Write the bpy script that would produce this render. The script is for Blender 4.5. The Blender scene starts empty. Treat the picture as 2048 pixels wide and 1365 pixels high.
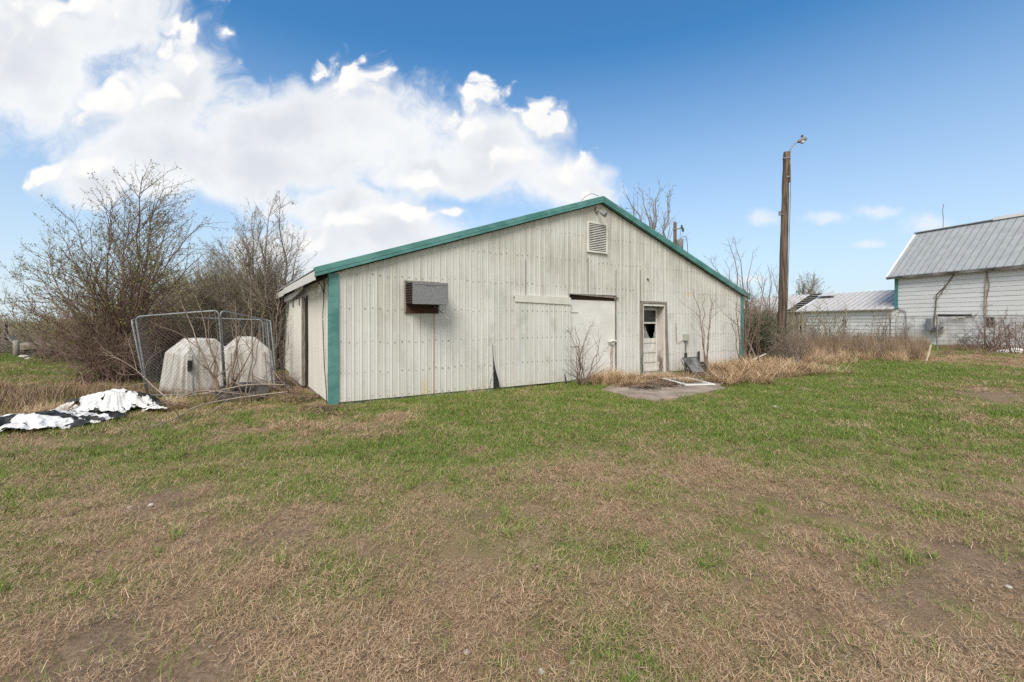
import bpy, math, random
import numpy as np
from mathutils import Vector, Matrix
R = math.radians
rng = np.random.default_rng(7)
random.seed(7)
S = bpy.context.scene
COL = S.collection

# ------------------------------------------------------------------ camera
F, HZ, CH = 890.0, 645.0, 1.6          # focal length in photo pixels, horizon row, eye height
cam = bpy.data.cameras.new('camera'); camo = bpy.data.objects.new('camera', cam); COL.objects.link(camo)
cam.sensor_width = 36; cam.lens = 36 * F / 2048
cam.shift_y = -(682.5 - HZ) / 2048
cam.clip_start = 0.05; cam.clip_end = 3000
camo.location = (0, 0, CH); camo.rotation_euler = (R(90), 0, 0)
S.camera = camo

# ------------------------------------------------------------------ sun, exposure
S.view_settings.view_transform = 'Standard'; S.view_settings.look = 'None'
S.cycles.use_denoising = False
S.view_settings.gamma = 1; S.view_settings.exposure = 0.58
SUNV = Vector((-0.16, -0.64, 0.75)).normalized()
sl = bpy.data.lights.new('sun', 'SUN'); sl.energy = 2.8; sl.angle = R(30); sl.color = (1, .955, .885)
so = bpy.data.objects.new('sun', sl); COL.objects.link(so)
so.rotation_euler = (-SUNV).to_track_quat('-Z', 'Y').to_euler()

# ------------------------------------------------------------------ world: clear sky + cumulus by direction
def build_world():
    w = bpy.data.worlds.new('World'); S.world = w; w.use_nodes = True; w.cycles.sampling_method = "MANUAL"; w.cycles.sample_map_resolution = 512
    nt = w.node_tree; N = nt.nodes; L = nt.links; N.clear()
    def node(t, **k):
        n = N.new(t)
        for a, b in k.items(): setattr(n, a, b)
        return n
    def put(sock, v):
        if isinstance(v, bpy.types.NodeSocket): L.new(v, sock)
        else: sock.default_value = v
    def M(op, a, b=None, c=None, clamp=False):
        n = node('ShaderNodeMath', operation=op, use_clamp=clamp); put(n.inputs[0], a)
        if b is not None: put(n.inputs[1], b)
        if c is not None: put(n.inputs[2], c)
        return n.outputs[0]
    def V(op, a, b=None):
        n = node('ShaderNodeVectorMath', operation=op); put(n.inputs[0], a)
        if b is not None: put(n.inputs[1], b)
        return n.outputs['Value'] if op in ('LENGTH', 'DOT_PRODUCT') else n.outputs[0]
    def mapr(v, a, b, c=0.0, d=1.0, smooth=True):
        n = node('ShaderNodeMapRange'); n.interpolation_type = 'SMOOTHSTEP' if smooth else 'LINEAR'
        put(n.inputs[0], v); n.inputs[1].default_value = a; n.inputs[2].default_value = b
        n.inputs[3].default_value = c; n.inputs[4].default_value = d
        return n.outputs[0]
    def mix(f, a, b):
        n = node('ShaderNodeMix', data_type='RGBA'); put(n.inputs[0], f); put(n.inputs[6], a); put(n.inputs[7], b)
        return n.outputs[2]
    tc = node('ShaderNodeTexCoord'); sep = node('ShaderNodeSeparateXYZ'); L.new(tc.outputs['Generated'], sep.inputs[0])
    x, y, z = sep.outputs
    ya = M('MAXIMUM', M('ABSOLUTE', y), 0.12)
    u = M('DIVIDE', x, ya); v = M('DIVIDE', z, ya)
    cmb = node('ShaderNodeCombineXYZ'); L.new(u, cmb.inputs[0]); L.new(v, cmb.inputs[1]); P0 = cmb.outputs[0]
    # wobble the lookup so cloud outlines billow
    def noise(vec, scale, detail, rough=.55, col=False, dist=0.0):
        n = node('ShaderNodeTexNoise', noise_dimensions='2D'); L.new(vec, n.inputs['Vector']); n.inputs['Scale'].default_value = scale
        n.inputs['Detail'].default_value = detail; n.inputs['Roughness'].default_value = rough
        n.inputs['Distortion'].default_value = dist
        return n.outputs['Color'] if col else n.outputs['Fac']
    def scale_v(a, s):
        n = node('ShaderNodeVectorMath', operation='SCALE'); L.new(a, n.inputs[0]); n.inputs['Scale'].default_value = s
        return n.outputs[0]
    wob = V('SUBTRACT', noise(P0, 3.2, 2, .5, True), (.5, .5, .5))
    wob2 = V('SUBTRACT', noise(P0, 13.0, 2, .5, True), (.5, .5, .5))
    Pw = V('ADD', V('ADD', P0, scale_v(wob, .10)), scale_v(wob2, .045))
    mass = [(40, 120, 260, 190), (230, 40, 120, 90), (330, 190, 170, 130), (560, 260, 220, 105), (330, 320, 240, 110), (760, 270, 190, 110), (520, 350, 330, 80), (190, 365, 120, 50),
            (970, 320, 170, 90), (1110, 365, 120, 65), (880, 350, 200, 60), (660, 420, 180, 50), (640, 500, 200, 70), (800, 470, 180, 50), (590, 580, 160, 90), (1180, 385, 60, 40)]
    towers = [(378, 112, 82, 92), (330, 190, 90, 60), (712, 172, 80, 74), (745, 215, 70, 60), (950, 255, 84, 78), (1075, 258, 50, 56), (1000, 315, 125, 62), (1110, 345, 95, 55), (70, 60, 190, 75), (190, 20, 110, 60),
              (230, 230, 110, 70), (170, 350, 95, 48), (810, 432, 135, 34), (700, 455, 110, 40), (640, 500, 130, 50), (860, 375, 90, 30), (1180, 375, 60, 30)]
    small = [(1660, 434, 70, 20), (1745, 424, 62, 19), (1850, 452, 66, 30), (1530, 437, 44, 22), (1742, 490, 50, 14), (1500, 560, 60, 12)]
    def field(P, lst):
        d = None
        for (cx, cy, rx, ry) in lst:
            q = V('SUBTRACT', P, ((cx - 1024) / F, (HZ - cy) / F, 0))
            q = V('MULTIPLY', q, (F / rx, F / ry, 0))
            l = V('LENGTH', q)
            if d is None: d = l
            else:
                n = node('ShaderNodeMath', operation='SMOOTH_MIN'); put(n.inputs[0], d); put(n.inputs[1], l); n.inputs[2].default_value = .25
                d = n.outputs[0]
        return M('SUBTRACT', 1.0, d)
    def vor(vec, s):
        n = node('ShaderNodeTexVoronoi', feature='F1', voronoi_dimensions='2D'); L.new(vec, n.inputs['Vector'])
        n.inputs['Scale'].default_value = s; n.inputs['Detail'].default_value = 1.0; n.inputs['Roughness'].default_value = .5
        return n.outputs['Distance']
    # a wide soft body of cloud ...
    DA = M('ADD', field(Pw, mass), M('MULTIPLY', M('SUBTRACT', noise(Pw, 6.0, 9, .62), .40), 1.45))
    aA = M('MULTIPLY', mapr(DA, -.02, .62), mapr(v, .0, .22, .60, .97))
    # ... and sunlit towers standing on it, crisp above and melting away below
    def rough(P): return M('ADD', M('MULTIPLY', M('SUBTRACT', noise(P, 9.0, 10, .66), .5), .95), M('MULTIPLY', M('SUBTRACT', .36, vor(P, 15.0)), .55))
    DB = field(Pw, towers); rB = rough(Pw); dB = M('ADD', M('ADD', DB, .36), rB)
    Pl = V('ADD', Pw, (-.012, .034, 0)); D2 = field(Pl, towers)
    rel = M('ADD', M('MULTIPLY', M('SUBTRACT', rB, rough(Pl)), .90), M('SUBTRACT', DB, D2))
    lit = mapr(rel, -.70, 1.05)
    aB = node('ShaderNodeMapRange'); aB.interpolation_type = 'SMOOTHSTEP'; put(aB.inputs[0], dB); aB.inputs[1].default_value = .0
    L.new(M('ADD', M('ADD', .30, M('MULTIPLY', aA, .75)), M('MULTIPLY', mapr(lit, .35, .80, 1, 0), 1.1)), aB.inputs[2])
    aB = M('MULTIPLY', aB.outputs[0], mapr(v, .05, .30, .75, 1.0))
    Ds = field(P0, small)
    ds = M('ADD', Ds, M('MULTIPLY', M('SUBTRACT', noise(P0, 14, 6, .62), .5), 1.6))
    alpha2 = mapr(ds, .0, .9, 0, .62)
    colA = mix(mapr(M('ADD', DA, M('MULTIPLY', M('SUBTRACT', noise(P0, 3.0, 4, .55), .5), 1.6)), .2, 1.5), (6.4, 6.5, 6.6, 1), (5.0, 5.25, 5.6, 1))
    colB = mix(mapr(lit, .2, .9), (5.5, 5.65, 5.95, 1), (6.75, 6.7, 6.6, 1))
    # unseen white cloud added behind the camera to neutralise the ambient light
    back = M('MULTIPLY', mapr(y, -.05, -.45, 0, 1), mapr(noise(P0, 1.3, 3, .5), .25, .5, .55, .95))
    sky = node('ShaderNodeTexSky', sky_type='NISHITA'); sky.sun_disc = False
    sky.sun_elevation = math.asin(SUNV.z); sky.sun_rotation = math.atan2(SUNV.x, SUNV.y)
    sky.air_density = 1.0; sky.dust_density = .3; sky.ozone_density = 2.5
    hz = mapr(z, .0, .52, 1, 0, smooth=False)
    hz = M('MULTIPLY', M('POWER', hz, 1.15), .97)
    tint = V('MULTIPLY', sky.outputs[0], (.45, .98, 1.22))
    base = mix(hz, tint, (5.0, 5.5, 6.0, 1))
    c0 = mix(aA, base, colA)
    c1 = mix(aB, c0, colB)
    c1b = mix(back, c1, (6.6, 6.45, 6.1, 1))
    c2 = mix(alpha2, c1b, (6.2, 6.3, 6.45, 1))
    bg = node('ShaderNodeBackground'); L.new(c2, bg.inputs[0]); bg.inputs[1].default_value = .10
    out = node('ShaderNodeOutputWorld'); L.new(bg.outputs[0], out.inputs[0])
build_world()

# ------------------------------------------------------------------ helpers
def at(px, py, Z): return np.array(((px - 1024) / F * Z, Z, CH + (HZ - py) / F * Z))
def gp(px, py):
    Z = CH * F / (py - HZ); return np.array(((px - 1024) / F * Z, Z))

def hash2(ix, iy, seed):
    h = (ix.astype(np.int64) * 374761393 + iy.astype(np.int64) * 668265263 + seed * 1442695041) & 0xffffffff
    h = ((h ^ (h >> 13)) * 1274126177) & 0xffffffff
    return ((h ^ (h >> 16)) & 0xffff) / 65535.0
def vnoise(x, y, seed=0):
    ix = np.floor(x); iy = np.floor(y); fx = x - ix; fy = y - iy
    fx = fx * fx * (3 - 2 * fx); fy = fy * fy * (3 - 2 * fy)
    a = hash2(ix, iy, seed); b = hash2(ix + 1, iy, seed); c = hash2(ix, iy + 1, seed); d = hash2(ix + 1, iy + 1, seed)
    return (a * (1 - fx) + b * fx) * (1 - fy) + (c * (1 - fx) + d * fx) * fy
def fbm(x, y, s, oct=4, seed=0, gain=.5):
    x = np.asarray(x, float) * s; y = np.asarray(y, float) * s; t = 0; a = 1; n = 0
    for k in range(oct):
        t = t + a * vnoise(x * 2 ** k + 17.3 * k, y * 2 ** k - 9.1 * k, seed + k); n += a; a *= gain
    return t / n
def sstep(a, b, x):
    t = np.clip((x - a) / (b - a), 0, 1); return t * t * (3 - 2 * t)

def gh(x, y):
    """height of the ground"""
    x = np.asarray(x, float); y = np.asarray(y, float)
    near = np.clip(1 - y / 60, 0, 1)
    h = (fbm(x, y, .35, 2, 3) - .5) * .10 + (fbm(x, y, 2.2, 3, 9) - .5) * .07
    fu = (x + 3.48) * .8397 + (y - 8.53) * .5431; fv = -(x + 3.48) * .5431 + (y - 8.53) * .8397
    d = np.maximum(np.maximum(-fu, fu - 14.14), np.maximum(-fv, fv - 18))
    flat = sstep(-.1, 1.2, d)
    h = h * near * (0.15 + .85 * flat)
    dip = -4.0 * sstep(48, 120, y) * sstep(5, -30, x)
    return h + dip - .01

class MB:
    """collects geometry for ONE mesh object"""
    def __init__(s): s.v = []; s.f = []; s.m = []; s.n = 0; s.big = []
    def add(s, verts, faces, m=0):
        o = s.n; s.v.extend([tuple(map(float, p)) for p in verts]); s.n += len(verts)
        for f in faces: s.f.append(tuple(i + o for i in f)); s.m.append(m)
    def box(s, a, b, m=0):
        (x0, y0, z0), (x1, y1, z1) = a, b
        s.add([(x0, y0, z0), (x1, y0, z0), (x1, y1, z0), (x0, y1, z0), (x0, y0, z1), (x1, y0, z1), (x1, y1, z1), (x0, y1, z1)],
              [(0, 3, 2, 1), (4, 5, 6, 7), (0, 1, 5, 4), (1, 2, 6, 5), (2, 3, 7, 6), (3, 0, 4, 7)], m)
    def obox(s, c, ax, ay, az, m=0):
        c, ax, ay, az = map(np.array, (c, ax, ay, az))
        vs = [c + i * ax + j * ay + k * az for k in (-1, 1) for (i, j) in ((-1, -1), (1, -1), (1, 1), (-1, 1))]
        s.add(vs, [(0, 3, 2, 1), (4, 5, 6, 7), (0, 1, 5, 4), (1, 2, 6, 5), (2, 3, 7, 6), (3, 0, 4, 7)], m)
    def beam(s, p, q, w, h, m=0, up=(0, 0, 1)):
        p = np.array(p, float); q = np.array(q, float); d = q - p; l = np.linalg.norm(d); d /= l
        a = np.cross(d, up); a /= np.linalg.norm(a); b = np.cross(a, d)
        s.obox((p + q) / 2, d * l / 2, a * w / 2, b * h / 2, m)
    def tube(s, pts, r, sides=8, m=0, cap=True):
        pts = np.array(pts, float); k = len(pts); r = np.broadcast_to(np.array(r, float), (k,))
        t = np.gradient(pts, axis=0); t /= np.linalg.norm(t, axis=1)[:, None] + 1e-12
        ref = np.array((0, 0, 1.)) if abs(t[0][2]) < .8 else np.array((1., 0, 0))
        vs = []
        for i in range(k):
            a = np.cross(t[i], ref); a /= np.linalg.norm(a) + 1e-12; b = np.cross(t[i], a)
            for j in range(sides):
                th = 2 * math.pi * j / sides; vs.append(pts[i] + r[i] * (math.cos(th) * a + math.sin(th) * b))
        fs = [(i * sides + j, i * sides + (j + 1) % sides, (i + 1) * sides + (j + 1) % sides, (i + 1) * sides + j) for i in range(k - 1) for j in range(sides)]
        if cap: fs += [tuple(range(sides))[::-1], tuple((k - 1) * sides + j for j in range(sides))]
        s.add(vs, fs, m)
    def poly_prism(s, pts, d, m=0):
        n = len(pts); pts = [np.array(p, float) for p in pts]; d = np.array(d, float)
        s.add(pts + [p + d for p in pts], [tuple(range(n))[::-1], tuple(range(n, 2 * n))] + [(i, (i + 1) % n, n + (i + 1) % n, n + i) for i in range(n)], m)
    def arrays(s, V, Fc, m=0):
        s.big.append((np.asarray(V, float).reshape(-1, 3), np.asarray(Fc, int), m))
    def build(s, name, mats, parent=None, smooth=False, bevel=0.0, origin=None):
        me = bpy.data.meshes.new(name)
        V = [np.array(s.v, float).reshape(-1, 3)]; off = s.n
        loops = [i for f in s.f for i in f]; tot = [len(f) for f in s.f]; mi = list(s.m)
        loops = [np.array(loops, int)]; tot = [np.array(tot, int)]; mi = [np.array(mi, int)]
        for (v, f, m) in s.big:
            V.append(v); loops.append((f + off).ravel()); tot.append(np.full(len(f), f.shape[1])); mi.append(np.full(len(f), m)); off += len(v)
        V = np.concatenate(V); loops = np.concatenate(loops); tot = np.concatenate(tot); mi = np.concatenate(mi)
        if origin is not None: V = V - np.array(origin)
        me.vertices.add(len(V)); me.vertices.foreach_set('co', V.ravel().astype(np.float32))
        me.loops.add(len(loops)); me.loops.foreach_set('vertex_index', loops.astype(np.int32))
        me.polygons.add(len(tot)); st = np.concatenate(([0], np.cumsum(tot)[:-1])) if len(tot) else np.array([], int)
        me.polygons.foreach_set('loop_start', st.astype(np.int32)); me.polygons.foreach_set('loop_total', tot.astype(np.int32))
        me.polygons.foreach_set('material_index', mi.astype(np.int32))
        for m in (mats if isinstance(mats, (list, tuple)) else [mats]): me.materials.append(m)
        me.update(calc_edges=True); me.validate()
        me.polygons.foreach_set('use_smooth', [bool(smooth)] * len(me.polygons))
        o = bpy.data.objects.new(name, me); COL.objects.link(o)
        if parent is not None: o.parent = parent
        elif origin is not None: o.location = origin
        if bevel:
            b = o.modifiers.new('bevel', 'BEVEL'); b.width = bevel; b.segments = 2; b.limit_method = 'ANGLE'
        return o
def tag(o, label=None, cat=None, group=None, kind=None):
    if label: o['label'] = label
    if cat: o['category'] = cat
    if group: o['group'] = group
    if kind: o['kind'] = kind
    return o
def thing(name, label, cat, loc, rz=0, group=None):
    o = bpy.data.objects.new(name, None); COL.objects.link(o); o.empty_display_size = .2
    o.location = tuple(loc); o.rotation_euler = (0, 0, rz); return tag(o, label, cat, group)

# ------------------------------------------------------------------ materials
class NT:
    def __init__(s, name):
        s.mat = bpy.data.materials.new(name); s.mat.use_nodes = True; s.nt = s.mat.node_tree
        s.N = s.nt.nodes; s.L = s.nt.links; s.b = s.N['Principled BSDF']
        s.tc = s.N.new('ShaderNodeTexCoord')
    def put(s, sock, v):
        if isinstance(v, bpy.types.NodeSocket): s.L.new(v, sock)
        else: sock.default_value = v
    def mapping(s, scale=(1, 1, 1), loc=(0, 0, 0), src='Object'):
        m = s.N.new('ShaderNodeMapping'); s.L.new(s.tc.outputs[src], m.inputs[0]); m.inputs['Scale'].default_value = scale; m.inputs['Location'].default_value = loc
        return m.outputs[0]
    def noise(s, scale, detail=4, rough=.55, vec=None, dist=0, col=False):
        n = s.N.new('ShaderNodeTexNoise'); n.inputs['Scale'].default_value = scale; n.inputs['Detail'].default_value = detail
        n.inputs['Roughness'].default_value = rough; n.inputs['Distortion'].default_value = dist
        s.L.new(vec if vec is not None else s.tc.outputs['Object'], n.inputs['Vector'])
        return n.outputs['Color' if col else 'Fac']
    def ramp(s, v, a, b, c=0., d=1., smooth=True):
        n = s.N.new('ShaderNodeMapRange'); n.interpolation_type = 'SMOOTHSTEP' if smooth else 'LINEAR'
        s.put(n.inputs[0], v); n.inputs[1].default_value = a; n.inputs[2].default_value = b; n.inputs[3].default_value = c; n.inputs[4].default_value = d
        return n.outputs[0]
    def math(s, op, a, b=None, clamp=False):
        n = s.N.new('ShaderNodeMath'); n.operation = op; n.use_clamp = clamp; s.put(n.inputs[0], a)
        if b is not None: s.put(n.inputs[1], b)
        return n.outputs[0]
    def mix(s, f, a, b, mode='MIX'):
        n = s.N.new('ShaderNodeMix'); n.data_type = 'RGBA'; n.blend_type = mode; s.put(n.inputs[0], f)
        for i, c in ((6, a), (7, b)):
            if isinstance(c, tuple) and len(c) == 3: c = c + (1,)
            s.put(n.inputs[i], c)
        return n.outputs[2]
    def attr(s, name, out='Fac'):
        n = s.N.new('ShaderNodeAttribute'); n.attribute_name = name; return n.outputs[out]
    def sep(s, vec=None):
        n = s.N.new('ShaderNodeSeparateXYZ'); s.L.new(vec if vec is not None else s.tc.outputs['Object'], n.inputs[0]); return n.outputs
    def bump(s, h, strength=.3, dist=.02):
        n = s.N.new('ShaderNodeBump'); n.inputs['Strength'].default_value = strength; n.inputs['Distance'].default_value = dist
        s.L.new(h, n.inputs['Height']); s.L.new(n.outputs[0], s.b.inputs['Normal'])
    def done(s, col, rough=.8, metal=0., spec=None):
        if isinstance(col, tuple) and len(col) == 3: col = col + (1,)
        s.put(s.b.inputs['Base Color'], col); s.put(s.b.inputs['Roughness'], rough); s.put(s.b.inputs['Metallic'], metal)
        if spec is not None: s.b.inputs['Specular IOR Level'].default_value = spec
        return s.mat
def simple(name, c1, c2, scale=6, rough=.8, metal=0., bump=0., stretch=(1, 1, 1), lo=.35, hi=.65, detail=6, spec=None):
    t = NT(name); v = t.mapping(stretch); f = t.ramp(t.noise(scale, detail, .6, v), lo, hi)
    if bump: t.bump(t.noise(scale * 3, 5, .6, v), bump, .01)
    return t.done(t.mix(f, c1, c2), rough, metal, spec)

def wall_material():
    t = NT('painted_steel_siding')
    x, y, z = t.sep()
    st = t.noise(1.0, 5, .6, t.mapping((9, 9, .35)))             # run-off streaks
    big = t.noise(.55, 4, .55)
    fine = t.noise(26, 5, .7)
    pan = t.N.new('ShaderNodeTexWhiteNoise'); pan.noise_dimensions = '1D'
    t.L.new(t.math('FLOOR', t.math('DIVIDE', x, .914)), pan.inputs['W'])
    c = t.mix(t.ramp(pan.outputs[0], 0, 1, 0, .55), (.57, .56, .53), (.63, .625, .60))
    up = t.ramp(z, 1.2, 3.2)
    mild = t.math('MULTIPLY', t.ramp(t.math('ADD', st, t.math('MULTIPLY', big, .7)), .74, 1.05), t.math('ADD', .25, t.math('MULTIPLY', up, .45)))
    c = t.mix(t.math('MULTIPLY', up, .30), c, (.43, .41, .345))
    c = t.mix(mild, c, (.33, .315, .255))
    d2 = t.ramp(t.noise(1.0, 6, .7, t.mapping((40, 40, .8), (3, 1, 5))), .58, .80)
    c = t.mix(t.math('MULTIPLY', d2, .42), c, (.24, .225, .185))
    # grey-green blotch under the gable left of the vent box, splash-back at the base
    bl = t.ramp(t.noise(1.6, 6, .65, t.mapping((1.6, 1, .8), (2, 0, 4))), .50, .72)
    c = t.mix(t.math('MULTIPLY', bl, .55), c, (.36, .335, .29))
    base = t.math('MULTIPLY', t.ramp(z, .45, .02), t.ramp(fine, .35, .65))
    c = t.mix(t.math('MULTIPLY', base, .35), c, (.40, .36, .20))
    # rust run below the box
    band = t.math('MULTIPLY', t.ramp(t.math('ABSOLUTE', t.math('SUBTRACT', x, t.math('ADD', 2.115, t.math('MULTIPLY', t.noise(2.5, 2), .02)))), .032, .006), t.ramp(z, 1.82, 1.74))
    rust = t.math('MULTIPLY', band, t.ramp(t.noise(1, 5, .6, t.mapping((40, 1, 2))), .3, .65, .25, .90))
    c = t.mix(rust, c, (.34, .20, .085))
    band2 = t.math('MULTIPLY', t.ramp(t.math('ABSOLUTE', t.math('SUBTRACT', x, 1.93)), .13, .02), t.ramp(z, .55, .15))
    c = t.mix(t.math('MULTIPLY', band2, .45), c, (.55, .40, .13))
    drip = t.math('MULTIPLY', t.ramp(t.noise(1, 3, .6, t.mapping((30, 1, 1.2), (0, 0, 3))), .52, .66), t.math('MULTIPLY', t.ramp(z, 1.2, 1.8), t.math('MULTIPLY', t.ramp(x, 1.45, 1.55), t.ramp(x, 2.2, 2.05))))
    drip = t.math('MULTIPLY', drip, t.ramp(z, 1.9, 1.82))
    c = t.mix(t.math('MULTIPLY', drip, .7), c, (.16, .14, .11))
    sp = t.math('MULTIPLY', t.ramp(t.math('ABSOLUTE', t.math('SUBTRACT', x, 10.98)), .10, .03), t.ramp(t.math('ABSOLUTE', t.math('SUBTRACT', z, 2.50)), .12, .03))
    c = t.mix(t.math('MULTIPLY', sp, .7), c, (.55, .40, .20))
    t.bump(t.noise(3.0, 3, .5), .25, .02)
    return t.done(c, t.ramp(fine, .3, .7, .55, .75), 0, .3)
M_wall = wall_material()
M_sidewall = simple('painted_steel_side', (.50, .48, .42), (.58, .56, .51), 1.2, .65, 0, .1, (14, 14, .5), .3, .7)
M_green = simple('teal_trim_paint', (.050, .175, .160), (.10, .255, .235), 2.2, .6, 0, .05, (1, 1, 2))
M_screw = simple('rusted_screw', (.10, .07, .05), (.18, .15, .12), 40, .7)
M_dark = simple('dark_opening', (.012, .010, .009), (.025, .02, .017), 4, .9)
M_redwood = simple('dark_stained_wood', (.045, .022, .014), (.075, .035, .022), 5, .9, 0, .2, (1, 1, 9))
M_whitewood = simple('weathered_white_wood', (.50, .48, .44), (.66, .64, .60), 5, .8, 0, .15, (2, 2, .4))
M_greywood = simple('weathered_grey_wood', (.16, .135, .11), (.29, .26, .22), 6, .9, 0, .3, (6, 6, .7))
M_galv = simple('galvanised_sheet', (.15, .155, .16), (.215, .22, .225), 26, .8, 0, .05)
M_pipe = simple('galvanised_pipe', (.17, .18, .19), (.27, .28, .29), 12, .55, .2)
M_roof = simple('grey_steel_roof', (.28, .29, .29), (.36, .37, .37), 2, .45, .2, .05)
M_black = simple('black_rubber', (.018, .018, .018), (.04, .04, .04), 10, .75, 0, .2)
M_found = simple('damp_sill_board', (.13, .16, .12), (.24, .25, .20), 4, .9, 0, .3, (1, 1, 3))
M_pole = simple('old_pole_wood', (.040, .028, .020), (.175, .118, .078), 3, .9, 0, .7, (6, 6, .3), .38, .64)
M_conc = simple('weathered_concrete', (.20, .155, .12), (.33, .26, .205), 2.5, .95, 0, .4)
M_wire = simple('old_wire', (.10, .09, .08), (.20, .19, .18), 10, .6, .3)
M_hutch = simple('dirty_white_plastic', (.28, .24, .20), (.57, .545, .505), 5.0, .6, 0, .06, (1.6, 1.6, .22), .28, .60)
M_glassdark = simple('dusty_dark_glass', (.012, .013, .013), (.06, .065, .06), 16, .25, 0, 0, lo=.45, hi=.75)
M_board = simple('painted_plywood', (.60, .585, .55), (.68, .67, .64), 1.6, .6, 0, .08)
M_barnwall = simple('white_barn_siding', (.68, .67, .635), (.78, .77, .745), 1.2, .6, 0, .05, (.3, 1, 4))
M_block = simple('whitewashed_block', (.50, .485, .46), (.72, .71, .685), 1.6, .85, 0, .3)
M_tinroof = simple('old_tin_roof', (.42, .42, .415), (.54, .54, .53), 3, .7, .05, .1, (1, 4, 1))
M_rustline = simple('rusted_seam', (.25, .16, .11), (.36, .27, .22), 5, .8)
M_stone = simple('pale_stone', (.42, .38, .33), (.62, .58, .52), 5, .9, 0, .4)
M_glass = simple('pale_lamp_glass', (.45, .44, .40), (.55, .54, .5), 8, .3)

def bark(name, c1, c2):
    return simple(name, c1, c2, 9, .9, 0, .3, (3, 3, .6), .3, .7)
M_barkred = bark('reddish_bark', (.11, .070, .054), (.21, .142, .112))
M_barkgrey = bark('grey_bark', (.14, .112, .088), (.26, .215, .175))
M_barktan = bark('tan_bark', (.17, .125, .085), (.27, .21, .155))
def leafmat(name, c1, c2):
    t = NT(name); g = t.N.new('ShaderNodeNewGeometry')
    m = t.done(t.mix(g.outputs['Random Per Island'], c1, c2), .6)
    t.b.inputs['Specular IOR Level'].default_value = .25
    return m
M_bud = leafmat('spring_buds', (.13, .14, .04), (.26, .26, .085))
M_budolive = leafmat('olive_buds', (.15, .135, .065), (.27, .25, .135))
M_leafgreen = leafmat('green_leaves', (.035, .052, .018), (.085, .105, .035))
M_deadleaf = leafmat('dead_leaves', (.11, .065, .04), (.22, .15, .095))

# ------------------------------------------------------------------ ground
# patches of turf (g) and of bare soil (d), pinned where they lie on the ground
GCTRL = [(1900,712,.1,.5),(2040,722,.05,.5),(1870,705,.3,.2),(1700,740,.95,0),(1900,748,.8,.1),(1500,790,.95,0),(1300,820,.95,0),(1750,770,.95,0),
 (2000,765,.55,.1),(2000,792,.15,.85),(1830,800,.45,.45),(1900,840,.7,.1),(1600,840,.8,0),(2040,850,.35,.2),(1700,900,.5,.1),(1900,940,.35,.15),
 (2040,1000,.2,.25),(1500,870,.65,.1),(1420,930,.2,.1),(1250,880,.6,.1),(1100,800,1,0),(1150,870,.7,.1),(1000,830,.95,0),(900,820,.85,0),(760,812,.8,0),
 (760,835,.15,.1),(690,862,.1,.1),(520,852,.12,.1),(450,865,.3,.1),(600,835,.7,0),(450,905,.9,0),(800,890,.8,0),(650,900,.85,0),(1000,900,.7,0),(900,960,.6,.1),
 (1100,950,.3,.1),(1200,960,.3,.15),(700,970,.6,.1),(600,950,.55,.2),(400,940,.7,0),(300,900,.7,0),(200,905,.3,.2),(100,895,.15,.3),(40,910,.2,.3),
 (60,940,.9,0),(150,960,.4,.2),(30,1000,.85,0),(200,1000,.2,.4),(280,965,.2,.6),(350,980,.12,.95),(410,1010,.1,.95),(520,1065,.08,.8),(470,1000,.35,.2),
 (300,1050,.2,.3),(700,1080,.2,.15),(900,1050,.25,.15),(1050,1000,.3,.15),(1300,1000,.3,.2),(1500,1000,.3,.25),(1600,950,.4,.1),(1700,1000,.25,.3),(1900,1110,.08,.7),
 (1650,1100,.1,.6),(1300,1080,.35,.1),(1050,1050,.35,.1),(650,1135,.35,.1),(850,1150,.15,.1),(150,1150,.2,.35),(30,1100,.3,.3),(300,1210,.1,.25),(100,1330,.02,1.),
 (280,1350,.02,1.),(200,1300,.03,.9),(600,1280,.1,.15),(800,1250,.1,.15),(1000,1180,.25,.1),(1250,1220,.45,.1),(1320,1280,.35,.1),(1080,1330,.1,.3),(1500,1300,.1,.2),
 (1650,1245,.05,.7),(1950,1230,.08,.35),(2000,1350,.1,.2),(1700,1350,.05,.15),(1600,1140,.08,.5),(1850,1160,.05,.8),(60,790,.15,.2),(150,740,.5,0),(60,760,.3,.1),
 (200,715,.95,0),(100,718,.95,0),(230,745,.7,0),(20,730,.35,.1),(330,800,.4,.2),(420,805,.5,.1),(575,775,.05,.9),(640,822,.1,.6),(1400,720,.2,.3)]
def _ctrl():
    P = np.array([gp(a, b) for a, b, _, _ in GCTRL]); W = np.array([(c, d) for _, _, c, d in GCTRL]); return P, W
GP_, GW_ = _ctrl()
FAR_ = np.array([(-40, 30, .6, .1), (0, 40, .6, .1), (40, 30, .5, .1), (0, -4, .15, .3), (-8, -2, .15, .3), (8, -2, .15, .3), (60, 60, .5, .1), (-80, 80, .4, .1), (20, 60, .5, .1)])
GP_ = np.vstack([GP_, FAR_[:, :2]]); GW_ = np.vstack([GW_, FAR_[:, 2:]])
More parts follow.
